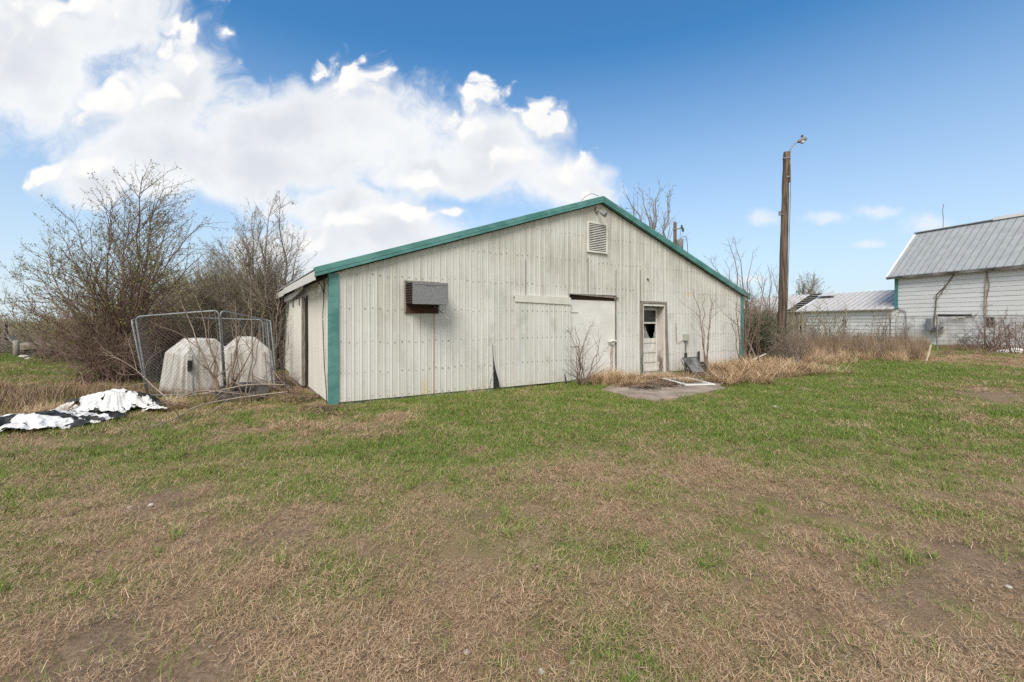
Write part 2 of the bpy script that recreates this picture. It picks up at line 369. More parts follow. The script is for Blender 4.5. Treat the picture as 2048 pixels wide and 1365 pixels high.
def ground_mix(x, y):
    x = np.asarray(x, float); y = np.asarray(y, float)
    wx = x + (fbm(x, y, .9, 3, 40) - .5) * .9; wy = y + (fbm(x, y, .9, 3, 50) - .5) * .9
    g = np.zeros_like(x); d = np.zeros_like(x); ws = np.zeros_like(x)
    for (px, py), (a, b) in zip(GP_, GW_):
        sc = max(.35, .16 * py)
        w = 1.0 / (((wx - px) ** 2 + ((wy - py) * .8) ** 2) / sc ** 2 + .12) ** 2
        g += w * a; d += w * b; ws += w
    g /= ws; d /= ws
    g = g + .12; n = fbm(x, y, 1.6, 4, 60, .6) - .5; n2 = fbm(x, y, 5.5, 3, 70, .6) - .5
    G = sstep(.12, .84, g + n * .75 + n2 * .75)
    Dd = .9 * sstep(.42, .95, d + (fbm(x, y, 2.1, 4, 80, .6) - .5) * .9 + (fbm(x, y, 8, 2, 85) - .5) * .35)
    return G, Dd

def shed_uv(x, y):
    return (x + 3.48) * .8397 + (y - 8.53) * .5431, -(x + 3.48) * .5431 + (y - 8.53) * .8397
PAD = [gp(*p) for p in ((1205, 782), (1255, 795), (1305, 802), (1350, 798), (1400, 789), (1446, 779), (1440, 768), (1390, 758), (1290, 755), (1225, 768))]
def in_poly(x, y, P):
    c = np.zeros(np.shape(x), bool); j = len(P) - 1
    for i in range(len(P)):
        xi, yi = P[i]; xj, yj = P[j]
        c ^= ((yi > y) != (yj > y)) & (x < (xj - xi) * (y - yi) / (yj - yi + 1e-12) + xi); j = i
    return c
def blocked(x, y):
    u, v = shed_uv(x, y)
    return ((u > -.02) & (u < 14.15) & (v > -.02) & (v < 18))

def make_ground():
    def axis(lo, hi, fine_lo, fine_hi, st, gr):
        a = list(np.arange(fine_lo, fine_hi, st)); s = st
        while a[-1] < hi: s *= gr; a.append(a[-1] + s)
        s = st
        while a[0] > lo: s *= gr; a.insert(0, a[0] - s)
        return np.array(a)
    xs = axis(-900, 900, -7, 7, .07, 1.05); ys = axis(-30, 1600, .8, 9, .05, 1.035)
    X, Y = np.meshgrid(xs, ys); Z = gh(X, Y)
    G, Dd = ground_mix(X, Y)
    Z = Z - .018 * Dd * (Y < 14) * (fbm(X, Y, 7, 2, 5))
    near = (Y < 8) & (np.abs(X) < 8)
    Z = Z + near * (fbm(X, Y, 9, 3, 21, .6) - .5) * .05
    V = np.stack([X, Y, Z], -1).reshape(-1, 3); nx = len(xs); ny = len(ys)
    i = np.arange((ny - 1) * (nx - 1)); r = i // (nx - 1) * nx + i % (nx - 1)
    Fc = np.stack([r, r + 1, r + nx + 1, r + nx], 1)
    mb = MB(); mb.arrays(V, Fc)
    t = NT('yard_soil_and_turf')
    g = t.attr('turf'); d = t.attr('soil')
    n1 = t.noise(38, 6, .7); n2 = t.noise(7, 5, .65); n3 = t.noise(150, 4, .7)
    soil = t.mix(t.ramp(n1, .3, .7), (.15, .10, .063), (.31, .215, .14))
    st = t.mix(t.ramp(n3, .40, .62), (.11, .07, .041), (.43, .295, .178))
    st = t.mix(t.ramp(n2, .35, .7), st, (.28, .187, .112))
    gr = t.mix(t.ramp(n3, .40, .62), (.055, .092, .013), (.19, .25, .046))
    gr = t.mix(t.ramp(n2, .45, .75, 0, .55), gr, (.29, .235, .11))
    c = t.mix(t.math('MULTIPLY', g, t.ramp(n1, .2, .6, .45, 1)), st, gr)
    c = t.mix(d, c, soil)
    t.bump(t.math('ADD', n1, t.math('MULTIPLY', n3, .6)), .8, .02)
    o = mb.build('ground', t.done(c, .95, 0, .15), smooth=True); tag(o, kind='structure')
    for nm, A in (('turf', G), ('soil', Dd)):
        a = o.data.attributes.new(nm, 'FLOAT', 'POINT'); a.data.foreach_set('value', A.ravel().astype(np.float32))
make_ground()
def make_pad():
    mb = MB(); P = []
    for i in range(len(PAD)):
        a, b = PAD[i], PAD[(i + 1) % len(PAD)]
        for t in np.linspace(0, 1, 6)[:-1]:
            p = a * (1 - t) + b * t; P.append(p + (np.array((vnoise(p[0:1] * 5, p[1:2] * 5, 3)[0], vnoise(p[0:1] * 5, p[1:2] * 5, 4)[0])) - .5) * .14)
    mb.poly_prism([(p[0], p[1], -.10) for p in P], (0, 0, .135))
    tag(mb.build('concrete_pad', M_conc, bevel=.01), kind='structure')
make_pad()

# ------------------------------------------------------------------ metal shed
SA = math.atan2(.5431, .8397)
SHED = thing('metal_shed', 'long low pitched off white ribbed metal shed with teal trim and a gable vent', 'shed', (-3.48, 8.53, 0), SA)
W = 14.14; LEN = 17.0; EAVE = 2.62; PEAK = 4.98
def gz(u): return EAVE + (PEAK - EAVE) * (1 - abs(u - W / 2) / (W / 2))
def fw(px, py):
    k = (px - 1024) / F; t = (k * 8.53 + 3.48) / (1.546 - k); Z = 8.53 + t
    return t * 1.8412, CH + (HZ - py) * Z / F
def sw(px, py):
    k = (px - 1024) / F; v = (-3.48 - k * 8.53) / (.5431 + k * .8397); Z = 8.53 + .8397 * v
    return v, CH + (HZ - py) * Z / F
def SP(name, mb, m, parent=None, **k): return mb.build(name, m, parent or SHED, **k)

def rib_wall(length, pitch, depth, top, openings, out, axis, z0=.05, maxz=.9, screws=()):
    """corrugated sheet standing along an axis; out = sign of the outward normal"""
    mb = MB(); us = []
    k = 0.0
    while k < length:
        us += [(k, 0), (k + pitch * .40, 0), (k + pitch * .47, .5), (k + pitch * .54, 0), (k + pitch * .70, 0), (k + pitch * .78, 1), (k + pitch * .90, 1)]
        k += pitch
    for o in openings: us += [(o[0], 0), (o[1], 0)]
    us = sorted((u, d) for u, d in us if 0 <= u <= length) + [(length, 0)]
    def P(u, d, z):
        wob = .006 * math.sin(u * 1.7 + z * 1.3) + .004 * math.sin(u * 5.1 - z * 2.2)
        return (u, out * (d * depth + wob), z) if axis == 'u' else (out * (d * depth + wob), u, z)
    for (a, da), (b, db) in zip(us[:-1], us[1:]):
        if b - a < 1e-6: continue
        mid = (a + b) / 2; segs = [(z0, None)]
        for (o0, o1, lo, hi) in openings:
            if o0 < mid < o1: segs = ([(z0, lo)] if lo > z0 else []) + [(hi, None)]
        for lo, hi in segs:
            ta = top(a) if hi is None else hi; tb = top(b) if hi is None else hi
            if ta <= lo and tb <= lo: continue
            n = max(1, int(math.ceil((max(ta, tb) - lo) / maxz))); vs = []
            for i in range(n + 1):
                f = i / n; vs += [P(a, da, lo + (ta - lo) * f), P(b, db, lo + (tb - lo) * f)]
            mb.add(vs, [(2 * i, 2 * i + 1, 2 * i + 3, 2 * i + 2) for i in range(n)])
    for z in screws:
        k = pitch * .25; q = 0
        while k < length:
            zz = z + .018 * math.sin(k * 9.7) + .01 * math.sin(k * 3.1)
            inside = any(o0 - .02 < k < o1 + .02 and lo < zz < hi for (o0, o1, lo, hi) in openings)
            if zz < top(k) - .08 and not inside and random.random() > .08:
                r = random.uniform(.007, .0105); y = out * .012
                ring = [(r * math.cos(a), r * math.sin(a)) for a in np.linspace(0, 2 * math.pi, 7)[:-1]]
                vs = [((k + i, y, zz + j) if axis == 'u' else (y, k + i, zz + j)) for i, j in ring] + [((k + i, out * -.01, zz + j) if axis == 'u' else (out * -.01, k + i, zz + j)) for i, j in ring]
                mb.add(vs, [tuple(range(6))] + [(i, (i + 1) % 6, 6 + (i + 1) % 6, 6 + i) for i in range(6)], 1)
            k += pitch; q += 1
    return mb

# openings in the front, read off the wall's own coordinates
B0, B1 = fw(1139, 650)[0], fw(1233, 650)[0]                 # boarded doorway with the dark slot over it
BT = 2.20; BSLOT = 2.36
E0, E1 = fw(1283, 650)[0], fw(1328, 650)[0]                 # entry door
ET = 2.16
V0, V1 = fw(811, 600)[0], fw(876, 600)[0]
front = rib_wall(W, .152, .0085, gz, [(B0, B1, 0, BSLOT), (E0, E1, 0, ET), (V0, V1, 1.80, 2.40)], -1, 'u', screws=(.10, .60, 1.20, 1.87, 2.55, 3.25, 3.95))
SP('front_wall', front, [M_wall, M_screw])
DV0, DV1 = sw(614, 700)[0], sw(587, 700)[0]
side = rib_wall(LEN, .152, .011, lambda v: EAVE, [], -1, 'v')
SP('side_wall', side, [M_sidewall, M_screw])
mb = MB(); mb.box((W - .02, 0.03, .03), (W, LEN, EAVE)); SP('far_side_wall', mb, M_sidewall)
mb = MB(); mb.poly_prism([(0, LEN, .03), (W, LEN, .03), (W, LEN, EAVE), (W / 2, LEN, PEAK), (0, LEN, EAVE)], (0, .03, 0)); SP('rear_wall', mb, M_sidewall)
# liner just behind the front, painted near-black as the gloom seen through openings
mb = MB(); mb.box((.3, .9, .02), (W - .3, .94, 2.6)); SP('gloom_liner', mb, M_dark)
mb = MB(); mb.box((.02, .02, -.15), (W - .02, .05, .075)); mb.box((.02, .052, -.15), (.05, LEN - .05, .075)); SP('sill_board', mb, M_found)
# roof: two ribbed slopes
def roof_mesh():
    mb = MB(); OV = .28; FO = .10; th = .03
    for sgn in (-1, 1):
        vs0 = np.arange(-FO, LEN + .2, .22)
        prof = []
        for v in vs0: prof += [(v, 0), (v + .15, 0), (v + .17, .022), (v + .20, .022)]
        ue = -OV if sgn < 0 else W + OV
        ze = PEAK - (PEAK - EAVE) / (W / 2) * (W / 2 + OV)
        a = [(ue, v, ze + .07 + d) for v, d in prof]; b = [(W / 2, v, PEAK + .07 + d) for v, d in prof]; n = len(prof)
        mb.add(a + b, [(i, i + 1, n + i + 1, n + i) for i in range(n - 1)])
        a = [(ue, v, ze + .05) for v, d in prof]; b = [(W / 2, v, PEAK + .05) for v, d in prof]
        mb.add(a + b, [(i, n + i, n + i + 1, i + 1) for i in range(n - 1)])
    return mb
SP('roof', roof_mesh(), M_roof)
# rake trim, corner trim
SL = (PEAK - EAVE) / (W / 2)
for sgn in (-1, 1):
    mb = MB(); OV = .30; u0 = -OV if sgn < 0 else W + OV; z0 = PEAK - SL * (W / 2 + OV); c = W / 2
    mb.poly_prism([(u0, -.13, z0 - .07), (c, -.13, PEAK - .07), (c, -.13, PEAK + .105), (u0, -.13, z0 + .105)], (0, .02, 0))
    mb.poly_prism([(u0, -.11, z0 + .085), (c, -.11, PEAK + .085), (c, -.11, PEAK + .105), (u0, -.11, z0 + .105)], (0, .16, 0))
    mb.poly_prism([(u0, -.11, z0 - .07), (c, -.11, PEAK - .07), (c, -.11, PEAK - .058), (u0, -.11, z0 - .058)], (0, .085, 0))
    mb.poly_prism([(u0, -.136, z0 - .002), (c, -.136, PEAK - .002), (c, -.136, PEAK + .012), (u0, -.136, z0 + .012)], (0, .008, 0))
    SP('rake_trim', mb, M_green, bevel=.004)
    mb = MB(); a, b = (-.035, .145) if sgn < 0 else (W - .13, W + .035)
    mb.box((a, -.04, .02), (b, .0, gz(max(.0, min(W, (a + b) / 2))) - .10))
    if sgn < 0: mb.box((-.035, 0, .02), (-.022, .09, EAVE - .06))
    else: mb.box((W + .022, 0, .02), (W + .035, .09, EAVE - .06))
    SP('corner_trim', mb, M_green, bevel=.004)
# thin near-black strip under the rake, painting in the shade of a gap
mb = MB()
for sgn in (-1, 1):
    c = W / 2; u0 = 0 if sgn < 0 else W
    mb.poly_prism([(u0, -.035, EAVE - .09), (c, -.035, PEAK - .09), (c, -.035, PEAK - .065), (u0, -.035, EAVE - .065)], (0, .02, 0))
SP('rake_gap_line', mb, M_dark)
# left eave: fascia, open soffit with rafters, sagging strip
mb = MB(); zf = PEAK - SL * (W / 2 + .28)
for a, b, dz in ((-.09, 5.2, 0), (5.22, 11.0, -.03), (11.02, LEN + .1, 0)):
    mb.box((-.30, a, zf - .14 + dz), (-.275, b, zf + .03 + dz))
SP('fascia_board', mb, M_whitewood, bevel=.003)
mb = MB()
for v in np.arange(.25, LEN, .6): mb.beam((-.27, v, zf - .02), (.0, v, zf + .06), .05, .10)
mb.box((-.02, .1, EAVE - .14), (.02, LEN - .1, EAVE + .0))
SP('rafter', mb, M_dark)
mb = MB(); pts = [(-.17, *sw(px, py)) for px, py in ((582, 600), (590, 597), (600, 592), (609, 585), (616, 578), (621, 571))]
for p, q in zip(pts[:-1], pts[1:]): mb.beam(p, q, .03, .13)
SP('sagging_track_cover', mb, M_whitewood)
# left sliding door
sd = MB(); k = DV0
while k < DV1 - .05:
    w_ = min(.152, DV1 - k)
    for (a, b, d0, d1) in ((0, .6, 0, 0), (.6, .72, 0, 1), (.72, .88, 1, 1), (.88, 1, 1, 0)):
        sd.add([(-.10 - d0 * .016, k + a * w_, .04), (-.10 - d1 * .016, k + b * w_, .04), (-.10 - d1 * .016, k + b * w_, 2.2), (-.10 - d0 * .016, k + a * w_, 2.2)], [(0, 3, 2, 1)])
    k += w_
sd.box((-.099, DV0 + .004, .042), (-.05, DV1, 2.195))
door = SP('sliding_door', sd, M_sidewall)
mb = MB(); mb.box((-.125, DV0 - .05, .05), (-.045, DV0 - .002, 2.22)); SP('edge_board', mb, M_greywood, door)
mb = MB(); mb.box((-.030, DV0 - .22, .05), (-.022, DV0 - .055, 2.25)); SP('door_gap', mb, M_dark)
for v in (DV0 + .35, DV0 + 1.6):
    mb = MB(); mb.box((-.135, v - .03, 2.02), (-.118, v + .03, 2.24)); SP('hanger', mb, M_wire, door)
# drop lamp on the side wall
vl, zl = sw(579, 661)
lm = MB(); prof = [(-.08, .035), (-.02, .05), (.03, .09), (.10, .13), (.12, .135)]
ring = []
for d, r in prof:
    ring.append([(-.18 - d * .75 + .0, vl + r * math.cos(a), zl - d * .65 + r * .9 * math.sin(a)) for a in np.linspace(0, 2 * math.pi, 17)[:-1]])
lm.add([p for rr in ring for p in rr], [(i * 16 + j, i * 16 + (j + 1) % 16, (i + 1) * 16 + (j + 1) % 16, (i + 1) * 16 + j) for i in range(4) for j in range(16)] + [tuple(range(16))])
yl = SP('yard_lamp', lm, M_black, smooth=True)
mb = MB(); mb.tube([(-.03, vl, zl + .9), (-.05, vl, zl + .5), (-.10, vl, zl + .25), (-.14, vl, zl + .06)], .012, 6); SP('lamp_cord', mb, M_wire, yl)
# loose cable down the side wall
pts = [(-.28, .45, zf), (-.06, .42, 2.25), (-.05, .50, 1.7), (-.05, .42, 1.2), (-.06, .28, .75), (-.05, .14, .3), (-.05, .10, .02)]
def spline(pts, n=8):
    P = np.array(pts, float); out = []
    for i in range(len(P) - 1):
        p0 = P[max(i - 1, 0)]; p1 = P[i]; p2 = P[i + 1]; p3 = P[min(i + 2, len(P) - 1)]
        for t in np.linspace(0, 1, n, endpoint=False):
            out.append(.5 * ((2 * p1) + (-p0 + p2) * t + (2 * p0 - 5 * p1 + 4 * p2 - p3) * t * t + (-p0 + 3 * p1 - 3 * p2 + p3) * t ** 3))
    out.append(P[-1]); return np.array(out)
mb = MB(); mb.tube(spline(pts), .009, 6); SP('loose_cable', mb, M_black)
mb = MB(); mb.box((-.08, .55, 2.2), (-.022, .8, 2.42)); SP('junction_box', mb, M_whitewood, bevel=.006)

# gable vent: frame + slats
a0, b1 = fw(1173, 443); a1, b0 = fw(1213, 509)
vb = MB()
for (x0, z0, x1, z1) in ((a0, b0, a0 + .05, b1), (a1 - .05, b0, a1, b1), (a0 + .05, b0, a1 - .05, b0 + .05), (a0 + .05, b1 - .05, a1 - .05, b1)): vb.box((x0, -.055, z0), (x1, -.004, z1))
vent = SP('gable_vent', vb, M_whitewood, bevel=.004)
mb = MB(); mb.box((a0 + .05, -.024, b0 + .05), (a1 - .05, -.021, b1 - .05)); SP('vent_backing', mb, M_dark, vent)
n = 15
for i in range(n):
    z = b0 + .06 + (b1 - b0 - .12) * (i + .5) / n; h = (b1 - b0 - .12) / n
    mb = MB(); mb.poly_prism([(a0 + .05, -.052, z - h * .10), (a0 + .05, -.049, z - h * .20), (a0 + .05, -.030, z + h * .26), (a0 + .05, -.033, z + h * .34)], (a1 - a0 - .1, 0, 0)); SP('slat', mb, M_whitewood, vent)
# flood lamp at the peak
fu, fz = fw(1192, 427)
mb = MB(); mb.box((fu - .05, -.06, fz + .02), (fu + .04, -.015, fz + .16)); mb.tube([(fu, -.05, fz + .08), (fu + .02, -.13, fz + .03), (fu + .06, -.18, fz - .02)], .018, 8); fl = SP('flood_lamp', mb, M_greywood)
mb = MB(); mb.tube([(fu + .01, -.16, fz + .0), (fu + .05, -.22, fz - .05), (fu + .09, -.29, fz - .09)], [.035, .055, .075], 12); SP('lamp_head', mb, M_galv, fl)

# ventilator hood with the dark board under it
vu0, vu1, D = 1.47, 2.25, .46
zt, zb = 2.42, 1.97
h = MB()
h.box((vu0, -D, zb), (vu1, -D + .012, zt)); h.box((vu0, -D + .012, zt - .012), (vu1, -.03, zt)); h.box((vu1 - .012, -D + .012, zb), (vu1, -.03, zt - .012))
h.box((vu0 + .02, -D - .006, zt - .05), (vu1 - .02, -D - .0005, zt - .042)); h.box((vu0 + .28, -D - .010, zt - .065), (vu0 + .48, -D - .001, zt - .055))
hood = SP('vent_hood', h, M_galv)
mb = MB(); mb.box((V0 - .0, -.03, 1.79), (V1 + .0, .02, 2.46)); SP('backing_board', mb, M_redwood, hood)
mb = MB()
mb.box((vu0 + .02, -D + .03, zb + .01), (vu0 + .03, -.035, zt - .02)); mb.box((vu0 + .03, -D + .03, zb + .01), (vu1 - .02, -.035, zb + .02))
for zz in np.arange(zb + .03, zt - .05, .052): mb.poly_prism([(vu0 + .002, -D + .03, zz), (vu0 + .019, -D + .03, zz + .02), (vu0 + .019, -D + .03, zz + .026), (vu0 + .002, -D + .03, zz + .006)], (0, D - .07, 0))
SP('louvre', mb, simple('shaded_brown_louvre', (.022, .013, .010), (.040, .024, .018), 6, .85), hood)  # brown louvres and bottom deepened to near-black for the shade of the open hood
mb = MB(); mb.box((V0 - .03, -.045, 2.45), (V1 + .02, -.004, 2.475)); mb.box((V0 - .028, -.044, 1.80), (V0, -.004, 2.45)); SP('hood_flange', mb, M_greywood, hood)
mb = MB(); mb.tube([(vu0 + .63, -.06, 1.96), (vu0 + .70, -.22, 1.84), (vu0 + .80, -.45, 1.66), (vu0 + .815, -.46, 1.64)], .012, 7); SP('drain_tube', mb, M_pipe, hood)

# left ribbed sliding panel and its header
s0, s1 = fw(1028, 700)[0], fw(1138, 700)[0]
pan = MB(); k = s0
while k < s1 - .01:
    w_ = min(.152, s1 - k)
    for (a, b, d0, d1) in ((0, .6, 0, 0), (.6, .68, 0, 1), (.68, .82, 1, 1), (.82, .9, 1, 0), (.9, 1, 0, 0)):
        x0, x1 = k + a * w_, k + b * w_; tz = lambda x: 2.10 + .03 * (s1 - x) / (s1 - s0)
        pan.add([(x0, -.062 - d0 * .006, .06), (x1, -.062 - d1 * .006, .06), (x1, -.062 - d1 * .006, tz(x1)), (x0, -.062 - d0 * .006, tz(x0))], [(0, 1, 2, 3)])
    if k > s0 + .05:
        for z in (.62, 1.22, 1.88):
            pan.box((k + .04, -.068, z - .01), (k + .06, -.060, z + .012), 1)
    k += w_
pan.box((s0, -.060, .06), (s1, -.025, 2.10))
pd = SP('sliding_panel', pan, [M_wall, M_screw])
mb = MB(); k = s0 - .02
mb.poly_prism([(s0 - .02, -.088, 2.10), (s1 + .0, -.088, 2.06), (s1 + .0, -.078, 2.245), (s0 - .02, -.078, 2.265)], (0, .02, 0))
mb.poly_prism([(s0 - .02, -.065, 2.225), (s1 + .0, -.065, 2.205), (s1 + .0, -.065, 2.245), (s0 - .02, -.065, 2.265)], (0, .06, 0))
SP('track_cover', mb, M_sidewall)
# boarded doorway
mb = MB(); mb.box((B0 + .01, .03, .06), (B1 - .03, .06, BT)); bd = SP('boarded_door', mb, M_board, bevel=.004)
mb = MB(); mb.box((B1 - .03, .02, .02), (B1 + .0, .07, BT + .12)); SP('door_post', mb, M_greywood)
mb = MB(); mb.box((B0, .10, BT - .05), (B1, .13, BSLOT + .2)); SP('slot_gloom', mb, M_redwood)  # dark sheet behind the slot, its colour standing in for the shade inside
lu, lz = fw(1224, 684)
mb = MB(); mb.tube([(lu - .16, -.01, lz - .0), (lu - .02, -.045, lz + .03), (lu + .14, -.03, lz + .02)], [.022, .03, .022], 8); mb.box((lu - .03, -.03, lz - .08), (lu + .05, .028, lz + .02)); SP('latch', mb, M_whitewood, bd)
def rust_mat():
    t = NT('peeling_rust_paint'); f = t.ramp(t.noise(14, 6, .7, t.mapping((3, 1, .8))), .40, .58)
    return t.done(t.mix(f, (.60, .58, .54), (.28, .15, .065)), .85)
M_peel = rust_mat()
mb = MB(); mb.poly_prism([(lu - .07, .018, .25), (lu + .05, .018, .12), (lu + .06, .018, lz - .06), (lu - .02, .018, lz - .06)], (0, .011, 0)); SP('rusted_edge', mb, M_peel, bd)
for z in (1.86, .95):
    mb = MB(); mb.box((B0 + .02, .014, z), (B0 + .32, .028, z + .022)); SP('hinge_strap', mb, M_wall, bd)
mb = MB(); mb.poly_prism([(B0 - .05, -.045, BSLOT + .0), (B0 + 1.7, -.05, BSLOT - .03), (B1 + .08, -.045, BSLOT - .07), (B1 + .08, -.045, BSLOT - .085), (B0 - .05, -.045, BSLOT - .02)], (0, .02, 0)); SP('bent_sheet_edge', mb, M_greywood)
# seams where upper sheets end
for (px, y0, y1) in ((1175, 515, 586), (1231, 540, 590), (1280, 540, 603), (1050, 520, 590)):
    uu, za = fw(px, y0); _, zb_ = fw(px, y1); mb = MB(); mb.box((uu - .008, -.030, zb_), (uu + .008, -.018, za)); SP('sheet_seam', mb, M_greywood)
# entry door
mb = MB()
mb.box((E0 - .07, -.07, .05), (E0 - .005, -.01, ET + .07)); mb.box((E0 - .07, -.072, ET + .01), (E1 + .06, -.012, ET + .075))
mb.beam((E1 + .03, -.04, ET + .01), (E1 + .13, -.05, .03), .055, .06, up=(0, 1, 0))
ef = SP('entry_frame', mb, M_greywood, bevel=.004)
mb = MB(); mb.box((E0 - .004, -.05, .05), (E0 + .045, .03, ET)); mb.box((E0 + .045, -.05, ET - .07), (E1, .03, ET)); mb.box((E1 - .028, -.045, .05), (E1, .30, ET - .07)); SP('jamb', mb, M_whitewood)
def rot_mat():
    t = NT('rotted_white_paint'); x, y, z = t.sep()
    f = t.math('MULTIPLY', t.ramp(t.noise(5, 6, .7, t.mapping((2, 2, .8))), .38, .58), t.ramp(z, 1.3, .1))
    return t.done(t.mix(f, (.55, .50, .46), (.11, .08, .06)), .9)
M_rot = rot_mat()
mb = MB(); mb.box((E1 - .032, .0, .05), (E1 - .0285, .215, ET - .071)); SP('rotted_jamb_face', mb, M_rot)
DL = .22
dl = MB(); x0, x1 = E0 + .05, E1 - .035
g0, g1 = x0 + .07, x1 - .07
Z = [.08, .30, .34, .58, .62, .86, .90, 1.12]
dl.box((x0, DL, .08), (g0, DL + .045, 2.06)); dl.box((g1, DL, .08), (x1, DL + .045, 2.06))
for (za, zb_) in ((.08, .16), (.36, .44), (.66, .74), (.96, 1.10), (1.555, 1.605), (1.97, 2.06)): dl.box((g0, DL, za), (g1, DL + .045, zb_))
for (za, zb_) in ((.16, .36), (.44, .66), (.74, .96)): dl.box((g0, DL + .018, za), (g1, DL + .035, zb_))
ed = SP('entry_door', dl, M_whitewood, bevel=.004)
mb = MB(); mb.box((g0, DL + .02, 1.605), (g1, DL + .026, 1.97)); SP('upper_pane', mb, M_glassdark, ed)
mb = MB(); mb.box((g0, DL + .30, 1.10), (g1, DL + .31, 1.555)); SP('dark_interior', mb, M_dark)
gl = simple('broken_glass', (.16, .165, .16), (.26, .265, .25), 14, .3)
mb = MB(); c = (g0 + g1) / 2 - .06
mb.poly_prism([(g0, DL + .02, 1.10), (c - .12, DL + .02, 1.20), (c - .02, DL + .02, 1.50), (c + .03, DL + .02, 1.36), (c + .16, DL + .02, 1.15), (c + .20, DL + .02, 1.10)], (0, .005, 0))
mb.poly_prism([(g1 - .10, DL + .02, 1.10), (g1 - .09, DL + .02, 1.24), (g1 - .03, DL + .02, 1.32), (g1, DL + .02, 1.28), (g1, DL + .02, 1.10)], (0, .005, 0)); SP('broken_pane', mb, gl, ed)
mb = MB(); mb.box((E0 - .05, -.32, .03), (E1 + .02, .24, .065)); SP('threshold', mb, M_conc)
# meter box, conduit, boot pipe
mu, mz = fw(1369, 675)
mb = MB(); mb.box((mu - .09, -.12, mz - .11), (mu + .09, -.022, mz + .11)); me_ = SP('meter_box', mb, simple('pale_green_grey_enamel', (.30, .31, .26), (.38, .39, .33), 6, .6), bevel=.01)
mb = MB(); mb.tube([(mu - .02, -.06, mz - .1), (mu - .02, -.06, .85), (mu - .03, -.07, .6)], .018, 8); mb.tube(spline([(mu - .08, -.03, mz - .08), (mu - .4, -.03, mz - .17), (mu - .45, -.03, mz + .1), (mu - .45, -.03, mz + .45)]), .006, 5); SP('conduit', mb, M_wire, me_)
mb = MB(); mb.tube([(mu - .03, -.07, .05), (mu - .03, -.07, .62)], .042, 10); SP('black_standpipe', mb, M_black)
pu, pz = fw(1393, 703); mb = MB(); mb.tube([(pu, -.08, .05), (pu, -.08, pz)], .036, 10); SP('black_standpipe', mb, M_black)
# torn sheet at the base of the front wall
tu, tz0 = fw(984, 688); tb, _ = fw(990, 785)
mb = MB(); mb.poly_prism([(tu, -.030, tz0), (tu + .015, -.030, .75), (tu + .02, -.030, .05), (tu + .19, -.030, .05), (tu + .10, -.030, .50)], (0, .006, 0)); SP('tear_gap', mb, M_dark)
mb = MB(); vs = []; n = 10
for i in range(n + 1):
    f = i / n; z = tz0 - f * (tz0 - .06); s_ = f ** 2.2
    vs += [(tu + .01 + .20 * s_, -.034 - .05 * s_, z), (tu + .05 + .24 * s_, -.030 - .008 * s_, z)]
mb.add(vs, [(2 * i, 2 * i + 1, 2 * i + 3, 2 * i + 2) for i in range(n)]); SP('torn_sheet', mb, M_wall)
# rusty hole, bent aerial wire at the peak
hu, hz_ = fw(1294, 559); mb = MB(); mb.poly_prism([(hu - .04, -.03, hz_ + .03), (hu + .0, -.03, hz_ - .02), (hu + .07, -.03, hz_ - .05), (hu + .03, -.03, hz_ + .02)], (0, .005, 0)); SP('puncture', mb, M_dark)
mb = MB(); mb.tube(spline([(W / 2 - .75, -.05, PEAK - .12), (W / 2 - .55, -.02, PEAK + .03), (W / 2 - .3, .02, PEAK + .15), (W / 2 - .05, .02, PEAK + .12)]), .007, 5); SP('roof_wire', mb, M_wire)

# ------------------------------------------------------------------ ground cover (uncountable): clumps of blades set out on points
def bladeV(n, rad, lmin, lmax, width, lean, bend, nseg, r, flat=0.0, up=0.0):
    """n curved tapering blades; returns verts, triangles"""
    th = r.uniform(0, 2 * np.pi, n); rr = rad * np.sqrt(r.uniform(0, 1, n)); ph = r.uniform(0, 2 * np.pi, n)
    L_ = r.uniform(lmin, lmax, n); a0 = r.uniform(lean[0], lean[1], n); bd = r.uniform(bend[0], bend[1], n)
    tw = r.uniform(-.9, .9, n)
    p = np.stack([rr * np.cos(ph), rr * np.sin(ph), up * r.uniform(0, 1, n)], -1)
    V = []; side = np.stack([-np.sin(th), np.cos(th), np.zeros(n)], -1)
    for k in range(nseg + 1):
        t = k / nseg; ang = a0 + bd * t
        w = width * (1 - .85 * t ** 1.5) * (1 if k < nseg else 0)
        if k < nseg: V += [p - side * w / 2, p + side * w / 2]
        else: V += [p]
        h = th + tw * t
        d = np.stack([np.sin(ang) * np.cos(h), np.sin(ang) * np.sin(h), np.cos(ang)], -1)
        p = p + d * (L_ / nseg)[:, None]
        if flat: p[:, 2] = np.maximum(p[:, 2], .002)
    V = np.stack(V, 1); m = V.shape[1]; T = []
    for k in range(nseg - 1): T += [(2 * k, 2 * k + 1, 2 * k + 3), (2 * k, 2 * k + 3, 2 * k + 2)]
    T += [(2 * nseg - 2, 2 * nseg - 1, 2 * nseg)]
    Fc = (np.arange(n)[:, None, None] * m + np.array(T)[None]).reshape(-1, 3)
    return V.reshape(-1, 3), Fc
def blade_mat(name, cols, rough=.7):
    """each blade its own tone, each clump a shift"""
    t = NT(name); g = t.N.new('ShaderNodeNewGeometry'); oi = t.N.new('ShaderNodeObjectInfo')
    cr = t.N.new('ShaderNodeValToRGB'); cr.color_ramp.interpolation = 'LINEAR'
    el = cr.color_ramp.elements
    while len(el) < len(cols): el.new(.5)
    for i, c in enumerate(cols): el[i].position = i / (len(cols) - 1); el[i].color = c + (1,)
    f = t.math('ADD', t.math('MULTIPLY', g.outputs['Random Per Island'], .75), t.math('MULTIPLY', oi.outputs['Random'], .25)); t.L.new(f, cr.inputs[0])
    m = t.done(cr.outputs[0], rough, 0, .2)
    return m
M_straw = blade_mat('straw_blades', [(.135, .080, .043), (.34, .218, .124), (.51, .352, .212), (.65, .48, .312)])
